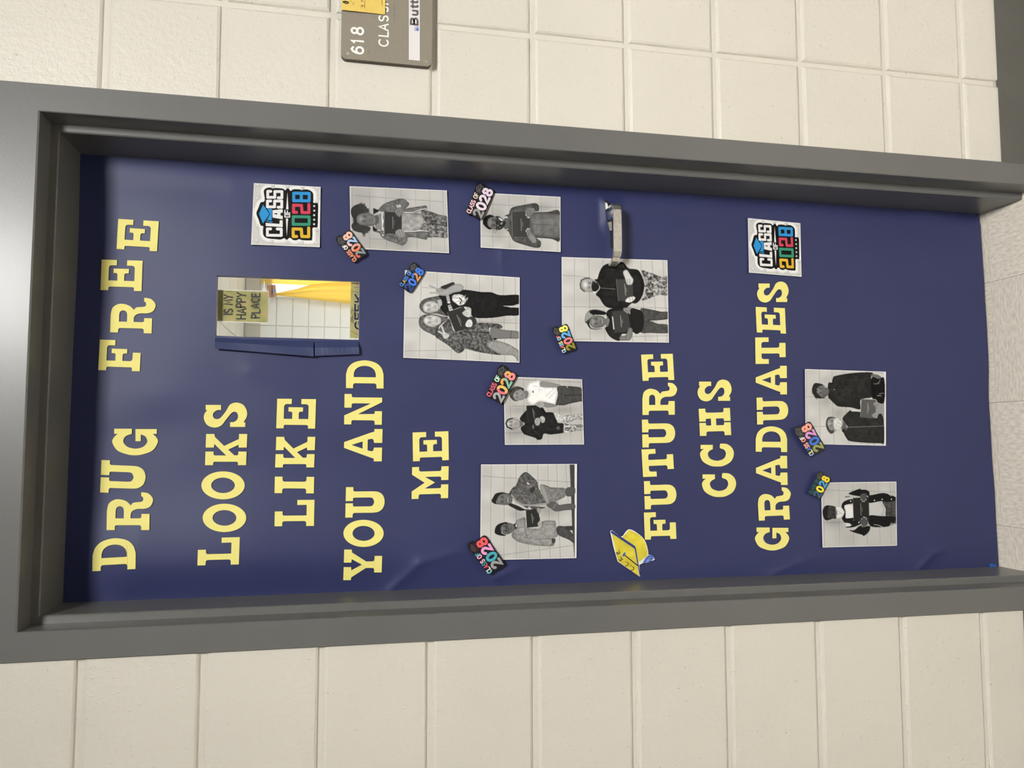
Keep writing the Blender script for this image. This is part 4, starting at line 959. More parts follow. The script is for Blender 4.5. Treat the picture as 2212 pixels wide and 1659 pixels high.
photo((1185, 540, 7.215), (170, 80, 1900, 1470), [(203, 110), (1852, 160), (1875, 1445), (212, 1418)], 208, [
 ('w', '405,115 402,1425|632,125 652,1430|848,135 880,1435|1245,145 1312,1440|1438,150 1512,1440|1612,155 1702,1445|1785,160 1850,1445|215,395 400,405|400,405 640,432|215,885 870,888|870,888 1290,892|1290,892 1865,905|400,1392 660,1386|1290,1350 1865,1335', 156),
 ('g', -20, 700, 760, 130, 150), ('g', -16, 760, 1250, 120, 60),
 ('s', 40, '715,458 760,450 792,350 850,250 960,205 1060,230 1120,188 1172,200 1242,282 1300,295 1390,310 1442,380 1482,480 1492,560 1472,680 1422,782 1360,832 1290,832 1200,902 960,906 860,852 790,742 738,692 800,602 785,540', 6, 60, 4),
 ('s', 152, '495,540 510,472 560,440 640,440 702,470 770,532 788,580 760,632 700,652 620,656 540,622'), ('g', 50, 565, 535, 30, 45), ('l', 92, 20, '560,648 505,602 494,540 512,470 575,440 640,438'), ('s', 40, '690,485 740,495 788,560 772,622 720,647 680,622 670,560'), ('face', '615,548 780,570', 85, 62, True), ('o', 222, '710,660', 16), ('l', 190, 7, '690,480 750,510'), ('l', 190, 7, '750,640 800,600'), ('l', 130, 9, '812,592 1040,610'),
 ('p', 84, '1060,250 1168,218 1182,268 1082,288'), ('l', 62, 8, '880,320 1000,300'), ('l', 58, 8, '1100,330 1160,330'),
 ('s', 120, '1440,335 1560,345 1762,420 1852,420 1856,692 1740,692 1600,742 1450,782 1500,600', 95, 13, 6), ('l', 186, 18, '1445,345 1490,470 1512,552'), ('l', 186, 20, '1510,580 1490,690 1440,782'), ('s', 130, '1720,520 1856,500 1856,680 1740,690', 90, 11, 9),
 ('p', 76, '1055,455 1190,455 1312,540 1322,732 1190,792 1086,796'), ('l', 120, 8, '1055,457 1088,794'), ('t', '1186,530 1200,706', 12), ('t', '1210,590 1215,655', 7),
 ('s', 188, '1160,342 1220,310 1282,400 1322,462 1302,532 1262,547 1220,532 1190,442'), ('l', 110, 7, '1225,450 1235,530'), ('l', 110, 7, '1262,450 1270,540'), ('s', 206, '1195,802 1240,742 1332,725 1348,762 1280,817'), ('l', 120, 7, '1260,745 1275,800'), ('l', 120, 7, '1300,735 1315,785'),
 ('s', 48, '600,1142 640,1090 640,1180 700,1227 850,1222 720,1240 640,1215'), ('s', 70, '575,1130 570,1060 600,975 660,935 760,930 890,968 870,1012 720,1012 640,1092 600,1140'), ('s', 142, '565,1120 580,1000 640,958 692,1022 622,1085'), ('s', 30, '640,970 720,940 880,975 860,1005 700,1005'),
 ('s', 112, '640,1122 670,1052 740,1020 830,1030 890,1070 892,1132 850,1192 740,1217 670,1192'), ('g', 18, 690, 1120, 30, 50), ('face', '715,1112 890,1112', 88, 55), ('l', 190, 9, '835,1075 842,1135'), ('p', 210, '860,1040 885,1045 890,1080'),
 ('s', 44, '880,1217 930,1182 945,1082 895,1000 960,920 1160,910 1290,960 1262,1002 1275,930 1400,930 1472,990 1472,1202 1432,1282 1320,1282 1250,1212 1240,1302 1140,1312 1110,1412 1020,1392 940,1332', 6, 60, 7), ('s', 115, '905,1050 935,1060 940,1160 905,1200 885,1150'),
 ('s', 78, '1432,920 1550,920 1750,960 1867,970 1867,1072 1600,1102 1482,1112', 8, 20, 2), ('s', 80, '1450,1122 1600,1112 1700,1150 1867,1170 1867,1292 1600,1292 1432,1282', 8, 20, 3), ('s', 40, '1270,935 1400,932 1475,1000 1475,1200 1430,1282 1330,1282'), ('l', 60, 7, '1480,920 1490,1280'),
 ('p', 72, '990,955 1160,945 1242,1002 1272,1202 1190,1282 1026,1292'), ('p', 226, '988,1040 1004,1035 1026,1236 1010,1240'), ('t', '1120,1022 1136,1202', 12), ('t', '1146,1080 1152,1145', 7),
 ('s', 122, '1118,1340 1200,1330 1250,1212 1312,1242 1282,1392 1180,1412 1108,1402'), ('l', 78, 7, '1200,1330 1205,1390'), ('s', 132, '1160,932 1230,890 1282,910 1242,992 1190,962'), ('l', 80, 6, '1200,930 1240,960')],
 'black and white photo of a bald man in black beside a smiling woman', 0, (.002, .002, .003, .003), seed=4)

photo((1040, 785, 8.97), (400, 230, 2020, 1610), [(430, 255), (1950, 310), (1988, 1570), (455, 1578)], 194, [
 ('w', '558,260 566,1580|815,265 828,1580|1050,275 1075,1580|1285,285 1302,1578|1508,295 1525,1576|1716,300 1738,1574|1930,310 1940,1570|590,305 1945,368|455,1352 800,1342|590,828 850,832', 144),
 ('g', -24, 760, 900, 220, 80), ('g', -24, 700, 1330, 200, 120), ('g', -26, 1600, 900, 260, 90),
 ('s', 226, '860,500 900,402 980,350 1130,328 1162,440 1182,455 1462,465 1482,592 1462,702 1432,792 1290,782 1200,742 1120,745 1050,792 950,802 900,742 880,662 925,622 900,540', 10, 30, 4), ('l', 175, 8, '1000,440 1160,455'), ('l', 185, 9, '1240,640 1400,500'), ('l', 185, 9, '1300,680 1440,540'), ('l', 188, 8, '1100,500 1180,520'),
 ('s', 132, '1150,352 1280,360 1400,380 1542,430 1482,462 1160,452'), ('s', 74, '1470,465 1600,435 1900,460 1920,490 1962,500 1962,712 1910,737 1700,782 1600,812 1482,807 1440,792 1482,602', 7, 40, 5), ('l', 40, 10, '1622,622 1962,602'), ('l', 40, 8, '1622,622 1622,700'), ('l', 110, 9, '1830,650 1880,720'), ('p', 200, '1640,430 1665,440 1672,490'),
 ('s', 112, '825,535 902,552 892,655 850,675'), ('s', 72, '540,592 560,520 640,455 720,448 800,478 825,512 760,502 690,520 640,562 612,622 650,702 725,722 640,727 570,672', 12, 12, 8), ('s', 136, '610,622 640,552 700,515 790,520 842,580 862,642 820,692 740,712 670,702 630,672'), ('face', '665,618 850,620', 80, 62), ('s', 40, '760,480 810,490 825,525 790,520'),
 ('o', 45, '998,548', 12, 22), ('l', 120, 5, '1005,560 1015,575'), ('s', 128, '1200,752 1440,802 1450,832 1240,852'), ('s', 156, '1040,792 1130,740 1202,760 1222,822 1180,857 1110,852'), ('l', 90, 6, '1080,775 1110,815'), ('l', 90, 6, '1110,755 1145,800'),
 ('s', 42, '745,1090 770,1020 850,930 880,910 1150,860 1200,870 1252,945 1340,945 1402,970 1452,1082 1482,1152 1592,1172 1592,1322 1552,1352 1340,1377 1210,1362 1170,1462 1090,1482 1040,1442 880,1392 810,1352 760,1252 840,1172', 6, 50, 6), ('l', 70, 9, '1010,1300 1130,1400 1160,1450'), ('l', 66, 8, '1250,1280 1400,1270'), ('s', 90, '1440,1250 1500,1210 1520,1270 1480,1290'),
 ('s', 104, '725,1110 832,1142 842,1172 740,1232'), ('p', 192, '790,1132 842,1166 792,1212 815,1166'), ('s', 154, '470,1152 490,1090 560,1060 640,1070 720,1090 747,1162 742,1232 690,1262 600,1277 520,1252 480,1202'), ('l', 30, 22, '600,1064 520,1088 474,1160 500,1232 590,1272'), ('g', 16, 530, 1165, 30, 50), ('face', '545,1165 735,1172', 84, 72), ('l', 125, 8, '620,1060 680,1050'), ('l', 125, 8, '600,1282 650,1280'),
 ('p', 48, '868,820 1050,810 1142,870 1132,1032 1000,1110 900,1152'), ('l', 72, 8, '872,822 905,1150'), ('t', '992,880 1022,1062', 12), ('t', '1020,920 1030,1000', 7), ('s', 168, '1028,1112 1060,1060 1120,1060 1142,1122 1110,1202 1050,1192'), ('l', 96, 7, '1065,1080 1060,1180'), ('l', 96, 7, '1095,1075 1090,1185'), ('s', 172, '1130,1052 1180,1020 1232,1060 1222,1132 1170,1152'), ('l', 96, 7, '1140,1080 1200,1120'), ('s', 110, '985,1200 1010,1190 1020,1250 990,1270'),
 ('s', 182, '1400,960 1520,970 1592,1052 1572,1142 1482,1142', 50, 9, 9), ('s', 158, '1592,1030 1700,1000 1962,990 1962,1082 1800,1092 1720,1142 1600,1142', 80, 9, 11), ('s', 140, '1600,1170 1700,1182 1962,1192 1972,1292 1800,1312 1640,1347 1590,1332', 85, 10, 12), ('p', 205, '1600,1180 1690,1185 1700,1340 1640,1345 1600,1335'), ('l', 25, 14, '1625,1300 1625,1250 1665,1245 1690,1260 1690,1295 1660,1300 1655,1250'), ('l', 25, 14, '1625,1200 1690,1185')],
 'black and white photo of a boy in white T-shirt beside boy in dark jacket', 0, (.002, .002, .003, .002), seed=5)

photo((1005, 990, 6.38), (180, 50, 1560, 1430), [(218, 85), (1540, 78), (1533, 1375), (205, 1405)], 204, [
 ('w', '360,85 350,1400|540,85 535,1395|702,85 708,1390|856,85 875,1385|1000,85 1030,1380|1140,85 1172,1380|1260,85 1312,1378|1385,85 1420,600|240,245 1000,300|1000,300 1450,328|440,1340 880,1282|880,1282 1490,1200', 156),
 ('g', -24, 700, 760, 130, 90), ('g', -24, 1150, 720, 160, 90), ('p', 228, '1500,60 1560,60 1560,1400 1500,1400'),
 ('p', 78, '1438,78 1500,78 1502,1372 1490,1170 1478,990 1472,930 1458,500'), ('l', 40, 6, '1503,80 1506,1372'), ('p', 70, '1290,938 1500,930 1500,990 1300,1000'),
 ('s', 96, '605,505 650,410 700,370 740,270 790,210 842,190 900,230 990,320 1002,372 1042,482 1152,602 1120,632 900,662 840,682 700,582', 20, 12, 3), ('s', 48, '600,600 640,622 740,662 820,702 882,702 760,724 660,682 590,640'), ('l', 152, 26, '640,505 700,590 780,640 900,650 1130,622'), ('p', 232, '842,340 860,334 892,356 870,360'), ('l', 55, 9, '800,260 840,340'), ('l', 55, 9, '850,240 900,330'), ('l', 60, 8, '700,500 800,470'), ('s', 60, '900,420 960,400 940,480 905,470'), ('l', 140, 6, '720,500 860,520'), ('l', 140, 6, '860,520 870,600'),
 ('s', 118, '1030,380 1090,365 1190,400 1370,410 1392,482 1370,532 1200,612 1150,602 1120,562', 18, 8, 5), ('s', 142, '1028,392 1082,380 1162,600 1100,592'), ('l', 160, 9, '1375,412 1390,480 1372,530'), ('s', 86, '1390,415 1505,400 1505,500 1400,522'), ('s', 92, '1120,640 1250,600 1290,642 1400,628 1505,630 1505,700 1380,715 1250,732 1180,692'), ('l', 150, 8, '1210,690 1265,610'), ('s', 82, '900,662 1080,672 1085,690 940,704'), ('s', 98, '930,482 960,440 1022,430 1042,492 990,547 950,542'), ('l', 50, 6, '960,470 1000,530'), ('l', 50, 6, '990,450 1020,510'), ('l', 150, 5, '945,500 975,540'),
 ('s', 42, '363,580 380,548 420,488 500,468 560,478 592,490 540,502 452,540 432,622 560,640 430,632 380,612'), ('s', 106, '430,592 450,530 500,490 580,485 642,530 648,592 600,637 520,642 450,627'), ('face', '490,566 640,572', 72, 50), ('l', 200, 9, '588,545 590,600'), ('l', 40, 8, '585,485 610,500'),
 ('s', 142, '638,1062 680,960 700,860 760,830 830,820 850,952 1032,962 1060,870 1230,860 1252,932 1282,1012 1272,1072 1200,1112 1242,1122 1232,1172 1190,1212 980,1202 800,1172 695,1132', 14, 14, 7), ('p', 228, '885,1106 960,1116 922,1128'), ('l', 92, 6, '800,1080 940,1120 1100,1110 1200,1112'), ('l', 98, 6, '690,970 820,940'), ('l', 95, 7, '820,960 850,1080'), ('l', 98, 6, '1060,870 1060,910 1240,915'), ('l', 100, 5, '700,1050 860,1060'),
 ('s', 30, '655,920 700,900 722,942 690,972'), ('p', 200, '690,915 712,905 716,945 700,955'), ('s', 40, '406,1000 430,930 500,890 585,880 545,912 492,952 502,1032 565,1062 500,1067 420,1042'), ('s', 106, '485,960 520,910 600,890 660,910 684,952 650,1012 600,1042 540,1047 500,1012'), ('face', '530,968 670,968', 70, 52), ('l', 30, 6, '560,900 590,900 592,940 562,945 560,900'), ('l', 30, 6, '562,965 594,962 596,1005 565,1010 562,965'), ('l', 30, 6, '575,945 578,965'),
 ('p', 56, '835,715 970,695 1002,722 1032,842 1002,942 850,957'), ('t', '915,765 930,892', 10), ('t', '936,800 942,850', 6), ('s', 142, '985,692 1030,688 1042,742 1002,754'), ('s', 172, '998,892 1050,860 1054,932 1010,938'), ('l', 80, 5, '1005,900 1045,890'), ('l', 80, 5, '1005,918 1050,915'),
 ('s', 78, '1270,940 1380,950 1492,1062 1502,1172 1430,1122 1280,1052', 8, 10, 4), ('l', 130, 6, '1350,950 1375,945'), ('s', 70, '1192,1110 1242,1110 1232,1162 1200,1172')],
 'black and white photo of two women in denim jackets sharing one folder', 0, (.002, .003, .002, .002), seed=6)

photo((1710, 790, 8.295), (210, 30, 1730, 1460), [(240, 60), (1690, 108), (1690, 1435), (252, 1400)], 208, [
 ('w', '265,62 272,1400|497,70 512,1410|722,80 766,1415|945,90 1020,1420|1250,1380 1262,1425|1475,1388 1480,1430|975,760 985,830|250,560 505,556|360,1088 612,1086|1440,120 1640,130', 158), ('g', -22, 620, 620, 120, 120), ('g', -22, 860, 860, 120, 110), ('g', -16, 600, 260, 110, 90),
 ('p', 230, '1662,90 1720,90 1720,1450 1662,1450'), ('p', 152, '1500,640 1660,620 1660,1000 1500,900'),
 ('s', 47, '655,320 720,300 740,220 790,182 1100,130 1440,123 1422,202 1442,402 1442,562 1242,602 1232,772 1160,774 1060,747 850,732 780,692 690,602 655,552', 7, 60, 3), ('l', 66, 9, '960,260 1250,255 1400,215'), ('l', 64, 8, '1230,600 1430,560'), ('l', 66, 9, '1200,350 1330,240'), ('l', 64, 6, '780,430 1200,440'), ('l', 62, 8, '1040,250 1050,740'),
 ('s', 46, '365,430 385,350 420,312 480,315 565,340 540,402 470,422 452,482 530,562 622,567 530,587 430,572 385,502'), ('s', 112, '448,402 540,350 620,370 672,430 662,502 600,562 530,562 460,492'), ('s', 100, '560,385 640,400 674,430 655,520 570,552'), ('face', '500,448 660,455', 88, 58, True), ('f', 46, 470, 450, 80, 120, 100, 260, 40), ('l', 46, 12, '380,420 460,440'), ('l', 46, 12, '400,370 480,390'), ('l', 46, 12, '395,500 480,510'), ('l', 46, 9, '420,560 450,600'), ('p', 212, '578,362 640,385 635,400 580,375'), ('l', 190, 6, '600,570 655,562'), ('p', 215, '755,420 775,420 775,436 755,434'),
 ('s', 106, '1425,192 1440,148 1560,170 1622,232 1602,282 1550,232'), ('l', 60, 6, '1520,210 1580,250'), ('l', 190, 6, '1585,250 1570,275'), ('s', 24, '1430,222 1560,240 1660,232 1662,642 1560,662 1510,602 1440,562', 8, 20, 5),
 ('l', 215, 7, '1470,320 1500,330 1520,318 1560,325'), ('l', 215, 7, '1545,300 1575,310'), ('l', 205, 7, '1530,540 1555,530 1560,545 1590,525 1605,555'), ('l', 205, 7, '1570,500 1650,492'), ('l', 215, 6, '1590,255 1560,290'),
 ('s', 96, '895,990 1002,1082 952,1142 895,1132'), ('p', 202, '970,1060 1014,1092 955,1145 990,1095'), ('s', 72, '612,1050 640,940 700,915 785,930 720,952 662,962 642,1052 690,1142 765,1162 740,1212 690,1212 640,1152', 8, 10, 7), ('s', 138, '640,1042 660,962 760,930 870,950 912,1022 892,1112 830,1152 740,1152 670,1112'), ('s', 194, '758,962 830,930 912,1012 902,1082 850,1152 770,1152 748,1052', 10, 8, 6), ('face', '690,1032 890,1050', 98, 66, True), ('l', 150, 6, '800,1000 880,1060'), ('l', 150, 6, '790,1060 860,1100'), ('s', 150, '755,1155 800,1150 790,1178 765,1175'),
 ('s', 50, '915,970 940,900 1050,798 1082,822 1230,830 1500,942 1560,870 1612,870 1652,1002 1657,1372 1580,1387 1350,1382 1050,1352 980,1292 930,1202 900,1152 1004,1092', 7, 60, 8), ('l', 135, 11, '1012,1102 1650,1080'), ('l', 72, 8, '1100,1200 1250,1250 1500,1280'), ('l', 70, 8, '1100,1170 1200,1180'), ('l', 70, 8, '1420,960 1560,1060'), ('l', 170, 7, '960,1155 1012,1102'),
 ('p', 98, '1248,600 1512,610 1505,932 1482,947 1230,922'), ('l', 150, 7, '1250,602 1232,920'), ('t', '1367,670 1362,852', 12), ('t', '1384,720 1382,800', 7), ('s', 142, '1460,682 1520,645 1557,682 1532,752 1490,732'), ('l', 80, 6, '1480,690 1540,700'), ('l', 80, 6, '1475,715 1530,728'), ('s', 152, '1438,882 1500,840 1532,870 1522,932 1460,922'), ('l', 80, 6, '1455,875 1520,880'), ('l', 80, 6, '1455,898 1515,908')],
 'black and white photo of two boys in dark zip jackets, one masked', 0, (.002, .003, .002, .002), seed=7)

photo((1735, 1010, 8.968), (310, 240, 1850, 1580), [(345, 292), (1805, 272), (1817, 1513), (377, 1548)], 196, [
 ('w', '402,290 412,1545|690,285 712,1540|962,280 985,1535|1220,278 1248,1528|1458,275 1496,1522|1688,273 1712,1518|420,435 700,445|700,445 1800,475|410,1062 800,1060', 146), ('g', -24, 600, 1040, 160, 100),
 ('s', 36, '742,765 790,660 950,610 965,690 800,735 820,880 830,985 972,962 972,1032 1102,1042 1102,1112 980,1152 830,1162 890,1112 790,1052 750,962 805,872'), ('p', 226, '800,732 880,720 966,735 972,972 890,982 825,972 832,850'),
 ('s', 32, '880,502 960,460 1095,412 1130,430 1190,428 1260,450 1284,492 1274,562 1230,532 1160,505 1100,562 1000,545 900,517'), ('l', 182, 20, '840,540 960,545 1100,568'), ('l', 30, 12, '815,568 900,562'), ('s', 34, '890,1212 990,1212 1110,1112 1150,1152 1292,1132 1272,1242 1177,1324 1140,1302 1000,1262'), ('l', 192, 24, '900,1178 980,1170 1110,1112'), ('p', 214, '820,1068 910,1082 916,1142 832,1142'), ('l', 30, 14, '830,1155 930,1155'),
 ('s', 76, '1530,650 1640,660 1805,588 1812,962 1595,932 1600,802', 12, 40, 4), ('p', 197, '1268,690 1510,655 1592,780 1597,932 1272,937'), ('l', 165, 9, '1480,660 1560,800 1520,930'), ('l', 168, 8, '1540,720 1575,850 1540,930'),
 ('s', 32, '1268,552 1350,530 1500,498 1600,500 1720,540 1805,590 1750,652 1620,662 1500,650 1270,682'), ('s', 32, '1270,937 1500,940 1812,962 1792,1042 1700,1122 1550,1152 1300,1132'), ('s', 80, '1790,1020 1812,1000 1815,1080 1770,1085'),
 ('s', 40, '378,830 440,738 560,742 602,755 502,770 472,862 492,962 562,987 520,1007 440,1022 390,952'), ('s', 62, '470,862 492,782 600,755 642,790 652,972 560,987 492,952'), ('face', '560,868 740,872', 92, 26, True), ('s', 202, '630,760 720,758 772,800 802,862 782,932 720,977 645,977 655,870', 8, 10, 3), ('l', 165, 6, '660,830 740,890'), ('l', 165, 6, '660,910 740,880'), ('l', 215, 6, '632,765 645,972'), ('s', 40, '745,770 800,800 815,870 770,950 800,860'),
 ('p', 50, '960,590 1270,572 1282,1032 976,1037'), ('l', 130, 6, '962,592 976,1035'), ('t', '1112,690 1122,922', 12), ('t', '1140,760 1145,850', 7),
 ('s', 88, '1105,532 1160,500 1220,510 1237,562 1210,652 1150,662 1115,612'), ('l', 50, 6, '1140,530 1150,640'), ('l', 50, 6, '1175,520 1178,645'), ('l', 50, 6, '1205,530 1205,630'), ('o', 215, '1150,655 1180,655 1122,622 1212,622', 9, 12), ('s', 88, '1113,1052 1130,990 1190,958 1242,1000 1252,1092 1200,1152 1150,1142'), ('l', 50, 6, '1150,990 1150,1090'), ('l', 50, 6, '1180,970 1185,1090'), ('l', 50, 6, '1215,985 1220,1080'), ('o', 215, '1168,962 1198,964 1132,995 1228,990', 9, 12), ('l', 170, 6, '1170,1145 1230,1130'),
 ('o', 222, '920,650 1380,635 1530,615 1710,615 1080,1065 925,1112', 13), ('l', 212, 9, '1655,515 1705,552'), ('l', 212, 7, '1672,510 1722,545'), ('l', 212, 9, '1680,1130 1712,1072'), ('l', 212, 7, '1700,1130 1732,1072'), ('l', 212, 10, '1372,1105 1440,1112 1530,1145')],
 'black and white photo of one capped person in varsity jacket holding a folder', 0, (.002, .002, .003, .003), seed=8)

# ------------------------------------------------------------------ two printed CLASS OF 2028 signs
def class_sign():
    cv = Canvas(100, 130, 1660, 1570, 4.2/10.055, (203, 202, 200))
    sil = smooth_closed(pts('400,340 440,275 530,252 600,272 640,262 740,266 820,278 865,312 910,272 950,285 985,327 1040,292 1180,292 1215,307 1300,292 1400,312 1470,380 1476,520 1478,582 1550,590 1580,622 1577,850 1570,1092 1540,1120 1462,1130 1458,1250 1450,1370 1430,1400 1240,1396 1170,1372 1110,1396 1040,1392 965,1342 910,1386 870,1376 845,1352 760,1382 640,1372 520,1362 430,1330 385,1260 384,1170 388,1092 330,1070 285,940 240,812 285,690 330,580 400,560 422,500'))
    cv.stroke((176, 174, 170), 190, sil, True); cv.stroke((214, 213, 211), 178, sil, True); cv.stroke((232, 231, 229), 120, sil, True); cv.fill((232, 231, 229), sil)
    for c in pts('270,192 598,212 922,232 1242,250 1560,272 262,485 250,1085 246,1398 575,1420 905,1438 1228,1448 1550,1455 1560,555 1555,1165'):
        cv.fill((176, 174, 170), ell(c[0], c[1]+4, 42, 42, 0, 360, 20)); cv.fill((205, 204, 201), ell(c[0]-4, c[1]-3, 36, 36, 0, 360, 20)); cv.fill((216, 215, 212), ell(c[0]-8, c[1]-8, 18, 18, 0, 360, 14))
    K = (30, 30, 30); cv.fill(K, sil)
    B = (62, 150, 208)
    for p in ('385,622 528,830 380,1035 295,825', '475,712 578,716 582,740 576,958 570,966 465,963 540,830', '440,972 510,984 560,985 602,1000 560,1016 500,1002 445,990'): cv.fill(B, pts(p))
    W_ = (228, 226, 226)
    for p in ('548,1150 478,1150 478,1288 780,1292 780,1155 692,1152', '550,545 480,545 480,672 635,672 635,545 790,545 790,680 712,680', '552,335 486,335 486,465 640,465 640,340 794,340 794,475 716,475'): cv.stroke(W_, 62, pts(p))
    cv.fill(W_, pts('443,1020 740,1042 745,962 810,962 812,1112 443,1090')); cv.fill(W_, pts('592,745 590,905 810,942 810,868 765,860 765,802 812,796 812,722')); cv.fill(K, pts('608,820 690,842 690,806'))
    cv.fill(W_, pts('915,340 936,726 884,726')); cv.fill(W_, pts('900,1322 880,922 930,922'))
    cv.stroke(W_, 24, pts('858,842 962,842 962,892 858,892'), True); cv.stroke(W_, 24, pts('850,808 970,808')); cv.stroke(W_, 24, pts('858,808 858,748')); cv.stroke(W_, 22, pts('912,800 912,756'))
    cv.stroke((220, 178, 66), 68, pts('1112,1315 1040,1315 1038,1152 1215,1155 1228,1315 1375,1318 1375,1132'))
    cv.stroke((205, 78, 98), 66, pts('1112,790 1046,790 1046,636 1220,640 1232,795 1380,798 1380,618'))
    cv.stroke((68, 148, 122), 64, pts('1040,886 1386,890 1386,1054 1038,1050'), True)
    for p in ('1050,376 1215,376 1215,538 1050,538', '1215,378 1386,382 1386,542 1215,540'): cv.stroke(B, 66, pts(p), True)
    for c in pts('1495,655 1497,755 1495,853 1495,950 1493,1048'):
        a = np.radians(np.arange(10)*36+180); r = np.where(np.arange(10) % 2 == 0, 33, 15); cv.fill((232, 231, 229), np.stack([c[0]+r*np.cos(a), c[1]+r*np.sin(a)], 1))
    cv.a += (smooth_noise(*np.meshgrid(np.arange(cv.w)*1., np.arange(cv.h)*1.), 14, 4)*6)[..., None]; cv.a = np.clip(cv.a, 5, 240)
    cv.soften(1)
    s = [np.array(p, float) for p in SIGN_SRC]
    for p, q in zip(s, s[1:]+s[:1]): cv.stroke((228, 227, 225), 26, np.array([p, q]))
    return cv
SIGN_SRC = [(185, 155), (1635, 240), (1615, 1548), (125, 1492)]
cvs = class_sign()
for (ox, oy, sc), src, lab, sd in (((530, 380, 10.055), SIGN_SRC, 'square CLASS OF 2028 print beside the door window, near the top right', 3), ((1600, 460, 11.06), [(172, 122), (1425, 245), (1455, 1525), (200, 1425)], 'square CLASS OF 2028 print to the right of the word GRADUATES', 5)):
    sheet_with_print('class_print', cvs, SIGN_SRC, [(ox+p[0]/sc, oy+p[1]/sc) for p in src], 2.1, .0022, lab, 'print', 'square CLASS OF 2028 prints', (.003, .003, .003, .003), .0008, sd)

# ------------------------------------------------------------------ small CLASS OF 2028 stickers on the photo corners
def sticker(mid, sp, digits, word, of, label, cap=(120, 120, 120), rim=(14, 14, 15)):
    mid = np.array(mid); r = np.array(sp); u = np.array([r[1], -r[0]])
    smp = np.array([(a, b) for a in (-2.2, -1, 0, 1, 2.2) for b in (-.85, .3, 1.6)]); q_ = mid[None]+smp[:, :1]*r[None]+smp[:, 1:]*u[None]
    yb_ = float(on_paper(q_[:, 0], q_[:, 1], .0088)[:, 1].min())
    def mk(eps):
        def to3d(P):
            q = mid[None]+P[:, :1]*r[None]+P[:, 1:]*u[None]
            return at_y_arr(q[:, 0], q[:, 1], np.full(len(P), yb_-eps))
        return to3d
    out = outline([('c', -2.05, -.72), ('c', -1.5, -.86), ('c', -.5, -.84), ('c', .5, -.84), ('c', 1.5, -.86), ('c', 2.05, -.72), ('c', 2.1, 0), ('c', 2.05, .6), ('c', 2.3, .85), ('c', 2.25, 1.5), ('c', 1.6, 1.72), ('c', .9, 1.62), ('c', -.5, 1.55), ('c', -1.9, 1.52), ('c', -2.12, 1.2), ('c', -2.05, .75), ('c', -2.15, 0)])
    st = plate('sticker', [out], mk(0), .0005, M_BLACKCARD); tag(st, label, 'sticker', 'small CLASS OF 2028 stickers')
    for k, (ch, c) in enumerate(zip('2028', digits)):
        two = isinstance(c[0], tuple); wd, ls = GL[ch]; H = 1.12
        L_ = [[(-1.5+k+(px-wd/2)*1.05*H/1.12*1.1, (py-.5)*H) for px, py in l] for l in ls]
        d = ribbon_obj('digit', L_, .33, mk(.0004), ink(c[0] if two else c), st, .00003)
        if two:
            a = L_[0]; h = len(a)//2; ribbon_obj('digit_tint', [a[h:]], .33, mk(.0008), ink(c[1]), d, .00003)
        ribbon_obj('digit_line', L_, .05, mk(.0011), ink(tuple(min(255, int(v*.85+32)) for v in (c[0] if two else c))), d, .00003)
    tx, wd = text_strokes('CLASS OF', .52, .24); x0 = -1.95
    n = 0
    for ch, L_ in tx:
        if ch == ' ': continue
        cl = (word if n < 5 else of); cl = cl[n % len(cl)] if isinstance(cl, list) else cl
        ribbon_obj('small_letter', [[(x0+a*.86, .92+b) for a, b in l] for l in L_], .13, mk(.0004), ink(cl), st, .00003); n += 1
    g = ink(cap)
    cp = plate('cap_drawing', [np.array([(.95, 1.25), (1.5, 1.58), (2.12, 1.22), (1.55, .95)])], mk(.0004), .0002, ink((58, 58, 58)), st)
    ribbon_obj('cap_line', [[(.95, 1.25), (1.5, 1.58), (2.12, 1.22), (1.55, .95), (.95, 1.25)], [(1.2, 1.1), (1.22, .8), (1.6, .68), (1.9, .82), (1.9, 1.08)], [(1.5, 1.25), (1.0, .98), (.98, .75)]], .05, mk(.0008), g, cp, .00003)
    return st
sticker((764.4, 528.6), (-8.9, -12.4), [((200, 90, 80), (110, 150, 150)), ((240, 125, 90), (220, 165, 150)), ((235, 190, 190), (150, 195, 235)), (245, 190, 170)], (245, 150, 115), (230, 225, 220), 'coral and pink CLASS OF 2028 sticker on the puffed-hair photo')
sticker((1043, 437.8), (6.76, -15.25), [(150, 150, 150), (232, 214, 228), (232, 214, 228), (230, 210, 225)], (240, 195, 200), (215, 200, 180), 'grey and pale lilac CLASS OF 2028 sticker on the patterned-mask photo')
sticker((894.6, 603.7), (7.6, -11.55), [(38, 72, 140), (60, 120, 225), ((60, 120, 225), (225, 150, 45)), (60, 120, 225)], [(80, 130, 205), (80, 130, 205), (190, 160, 100)], (90, 140, 215), 'blue CLASS OF 2028 sticker on the peace-sign photo', rim=(40, 80, 170))
sticker((1224.6, 729.9), (-5.0, -12.9), [(150, 142, 45), (240, 130, 132), (100, 180, 235), (250, 230, 110)], [(150, 205, 240), (235, 235, 230), (235, 110, 110), (150, 205, 240), (245, 230, 140)], [(240, 130, 132), (150, 205, 240)], 'olive, pink, blue, yellow CLASS OF 2028 sticker on the bald-man photo')
sticker((1089, 834.6), (8.2, -15.4), [(165, 165, 165), ((225, 110, 125), (250, 205, 105)), ((245, 160, 70), (110, 190, 170)), ((240, 140, 140), (248, 180, 85))], (215, 100, 118), (190, 228, 205), 'orange and pink CLASS OF 2028 sticker on the white T-shirt photo')
sticker((1056.7, 1195), (-10.3, -15.2), [(155, 155, 155), (70, 172, 188), (235, 160, 208), (232, 90, 95)], [(120, 205, 205), (240, 200, 220), (215, 80, 100), (60, 140, 150), (240, 180, 210)], [(70, 160, 170), (240, 170, 200)], 'red, pink, teal CLASS OF 2028 sticker on the denim-jacket photo', cap=(100, 55, 70))
